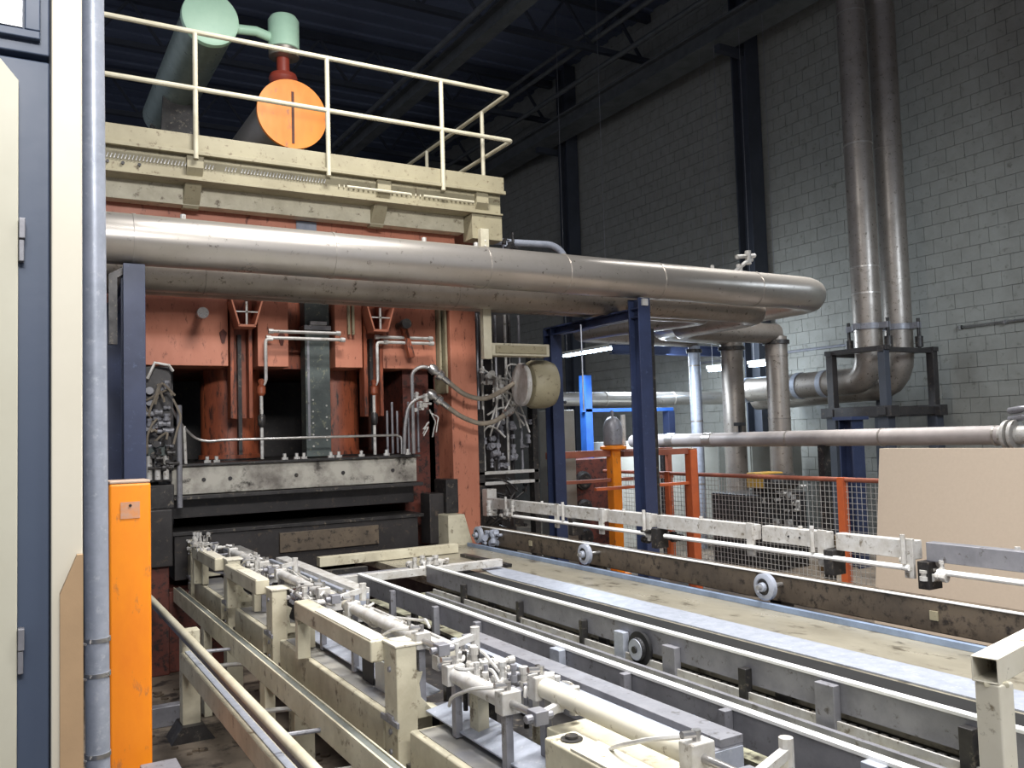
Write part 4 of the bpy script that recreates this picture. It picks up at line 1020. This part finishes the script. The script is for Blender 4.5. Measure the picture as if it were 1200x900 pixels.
def clutter(x, y, z, label, seed, n=18, s=(0.06, 0.16, 0.035)):
    t = thing('valve_cluster', (x, y, z - 0.06), label, 'valves', 'dusty valve clusters on the side frame')
    MB().box(x - 0.035, x + 0.035, y - 0.08, y + 0.08, z - 0.05, z - 0.01).build('valve_block', alloy, t, 0.004)
    cluster(MB(), x, y, z, *s, n, (0.007, 0.017), seed).build('fittings', alloy, t, kind='stuff')
    cluster(MB(), x, y, z - 0.02, *s, n // 2, (0.006, 0.014), seed + 1).build('fittings', grey_steel, t, kind='stuff')
    hoses(MB(), x, y, z + 0.01, s[0] * 1.3, s[1] * 1.3, s[2], 5, 0.006, seed + 2).build('hose_bundle', alloy, t, kind='stuff')
    for k in range(2):
        MB().cyl((x + 0.05 * k, y + 0.1, z - 0.14), (x + 0.05 * k, y + 0.1, z + 0.06), 0.009, 8).build('stud', dark_m, t)
    MB().box(x - 0.02, x + 0.02, y - 0.03, y + 0.03, 0.70, z - 0.05).build('stand', cream_dirty, t)
clutter(1.36, 2.62, 0.90, 'dusty valve cluster right of the nearest upright bracket', 61, 22)
clutter(1.27, 4.22, 0.93, 'dusty valve cluster in front of the second upright bracket', 71, 26, (0.06, 0.2, 0.03))
clutter(1.28, 5.3, 0.94, 'dusty valve cluster by the third upright bracket', 81, 16)
clutter(1.22, 6.55, 0.96, 'dusty valve cluster closest to the press', 91, 26, (0.09, 0.35, 0.03))
clutter(1.50, 2.45, 0.86, 'dusty valve cluster between short cylinder and grey profile', 101, 12, (0.06, 0.12, 0.03))

# grey box profiles (F,G)
labs = ('near grey double ridged box profile beside the bright rail', 'middle grey box profile left of the bright rail', 'far grey box profile close to the press')
for i, (x, a, b_) in enumerate(((1.60, 1.72, 3.2), (1.62, 4.5, 6.1), (1.5, 6.45, 7.0))):
    t = thing('box_profile', (x, (a + b_) / 2, 0.60), labs[i], 'profile', 'grey box profiles')
    MB().box(x - 0.06, x + 0.07, a, b_, 0.80, 0.875).build('profile_body', grey_steel if i == 0 else alloy, t, 0.004)
    MB().box(x - 0.06, x - 0.035, a, b_, 0.875, 0.89).build('ridge', zinc, t, 0.002)
    MB().box(x - 0.01, x + 0.07, a, b_, 0.875, 0.898).build('ridge', grey_steel if i == 0 else alloy, t, 0.002)
    MB().box(x - 0.055, x + 0.065, a - 0.004, a, 0.81, 0.87).build('end_cap', zinc, t)
    for y in (a + 0.1, b_ - 0.15):
        MB().box(x - 0.04, x + 0.04, y - 0.04, y + 0.04, 0.59, 0.80).build('foot', dark_m, t, 0.002)
    for k in range(3):
        MB().cyl((x - 0.06, a + 0.3 + k * (b_ - a) / 3, 0.84), (x - 0.068, a + 0.3 + k * (b_ - a) / 3, 0.84), 0.012, 10).build('screw', alloy, t)
# near cream guide blocks
t = thing('guide_block', (1.30, 1.75, 0.74), 'cream guide block with open end in the foreground of the frame', 'guide block')
MB().box(1.24, 1.34, 1.05, 2.02, 0.80, 0.89).build('block_body', cream_dirty, t, 0.008)
MB().box(1.245, 1.335, 1.05, 1.9, 0.89, 0.895).build('dusty_top', cream, t)
MB().lathe((1.29, 1.96, 0.888), (0, 0, 1), [(0, .03), (.006, .03), (.007, .018), (.014, .018)], 16).build('screw_ring', dark_m, t)
MB().box(1.25, 1.33, 1.3, 1.4, 0.745, 0.80).box(1.25, 1.33, 1.8, 1.9, 0.745, 0.80).build('foot', dark_m, t)
t = thing('guide_block', (1.42, 1.9, 0.60), 'cream flat plate under the foreground cream cylinder', 'guide block')
MB().box(1.36, 1.50, 1.05, 2.2, 0.80, 0.845).build('block_body', cream_dirty, t, 0.005)
MB().box(1.37, 1.49, 1.2, 1.3, 0.62, 0.80).box(1.37, 1.49, 2.0, 2.1, 0.62, 0.80).build('foot', dark_m, t)
# galvanised strips resting
for i, (a, b_) in enumerate(((1.0, 2.92), (3.05, 4.55))):
    o = MB().prism([(1.30, 0.715), (1.42, 0.735), (1.42, 0.740), (1.30, 0.720)], 'y', a, b_).build('zinc_sheet', zinc)
    tag(o, ('near galvanised sheet strip lying on the cream box beam', 'far galvanised sheet strip lying on the cream box beam')[i], 'strip', 'galvanised strips')
o = MB().box(1.292, 1.298, 3.42, 3.55, 0.69, 0.80).build('black_cover', rubber, bevel=0.003)
tag(o, 'small black cover standing on the cream box beam', 'cover')
o = MB().box(1.292, 1.298, 3.1, 3.40, 0.69, 0.81).build('white_plate', white_m, bevel=0.002)
tag(o, 'small white plate standing on the beam left of nearest bracket', 'plate')

# ================================================================== FOREGROUND HANDRAIL, FLOOR BITS
t = thing('handrail', (1.945, 1.2, 0), 'cream square tube handrail corner at the lower right', 'railing')
def rect_tube(p, d, up_, L_, w_, h, th):
    """hollow rectangular tube"""
    p, d, up_ = Vector(p), Vector(d).normalized(), Vector(up_)
    s_ = d.cross(up_).normalized(); up_ = s_.cross(d).normalized()
    vs = []
    for e in (p, p + d * L_):
        for (a, b_) in ((w_ / 2, h / 2), (w_ / 2 - th, h / 2 - th)):
            for i, j in ((-1, -1), (1, -1), (1, 1), (-1, 1)):
                vs.append(e + s_ * i * a + up_ * j * b_)
    fs = []
    for k in range(4):
        k2 = (k + 1) % 4
        fs += [(k, k2, 8 + k2, 8 + k), (4 + k2, 4 + k, 12 + k, 12 + k2), (k, 4 + k, 4 + k2, k2), (8 + k, 8 + k2, 12 + k2, 12 + k)]
    return MB().add(vs, fs)
ang = R(12)
hx, hy = 1.945, 1.2
rect_tube((hx - 0.032, hy, 1.135), (math.cos(ang), math.sin(ang), 0), (0, 0, 1), 1.6, 0.058, 0.058, 0.004).build('top_tube', cream, t, 0.003)
MB().box(hx - 0.028, hx + 0.028, hy - 0.03, hy + 0.03, 0.0, 1.106).build('post', cream, t, 0.005)
MB().lathe((hx, hy, 1.098), (0, 0, 1), [(0, .034), (.006, .036), (.01, .034)], 4).build('weld_bead', cream_dirty, t)
o = MB().add([(0.98, 4.35, 0.002), (1.16, 4.3, 0.002), (1.2, 4.62, 0.004), (1.0, 4.7, 0.002), (0.98, 4.35, 0.006), (1.16, 4.3, 0.02), (1.2, 4.62, 0.03), (1.0, 4.7, 0.006)],
             [(3, 2, 1, 0), (4, 5, 6, 7), (0, 1, 5, 4), (1, 2, 6, 5), (2, 3, 7, 6), (3, 0, 4, 7)]).build('paper_sheet', paper_m)
tag(o, 'pale crumpled paper sheet on the floor under the side frame', 'paper')
o = MB().box(0.6, 1.0, 5.7, 5.78, 0.0, 0.12).build('floor_beam', grey_steel, bevel=0.005)
tag(o, 'grey steel beam lying on the floor behind the orange post', 'beam')
rnd = random.Random(4)
mm = MB()
for _ in range(160):
    x, y = rnd.uniform(0.5, 1.8), rnd.uniform(3.2, 6.8)
    mm.obox((x, y, 0.006), (rnd.uniform(.01, .05), rnd.uniform(.01, .05), 0.01), rz=rnd.uniform(0, 3))
tag(mm.build('floor_debris', brown_oil), 'scattered dark crumbs and scraps on the floor below the frame', 'debris', kind='stuff')

for o in COL.objects:
    if '_o' in o: del o['_o']
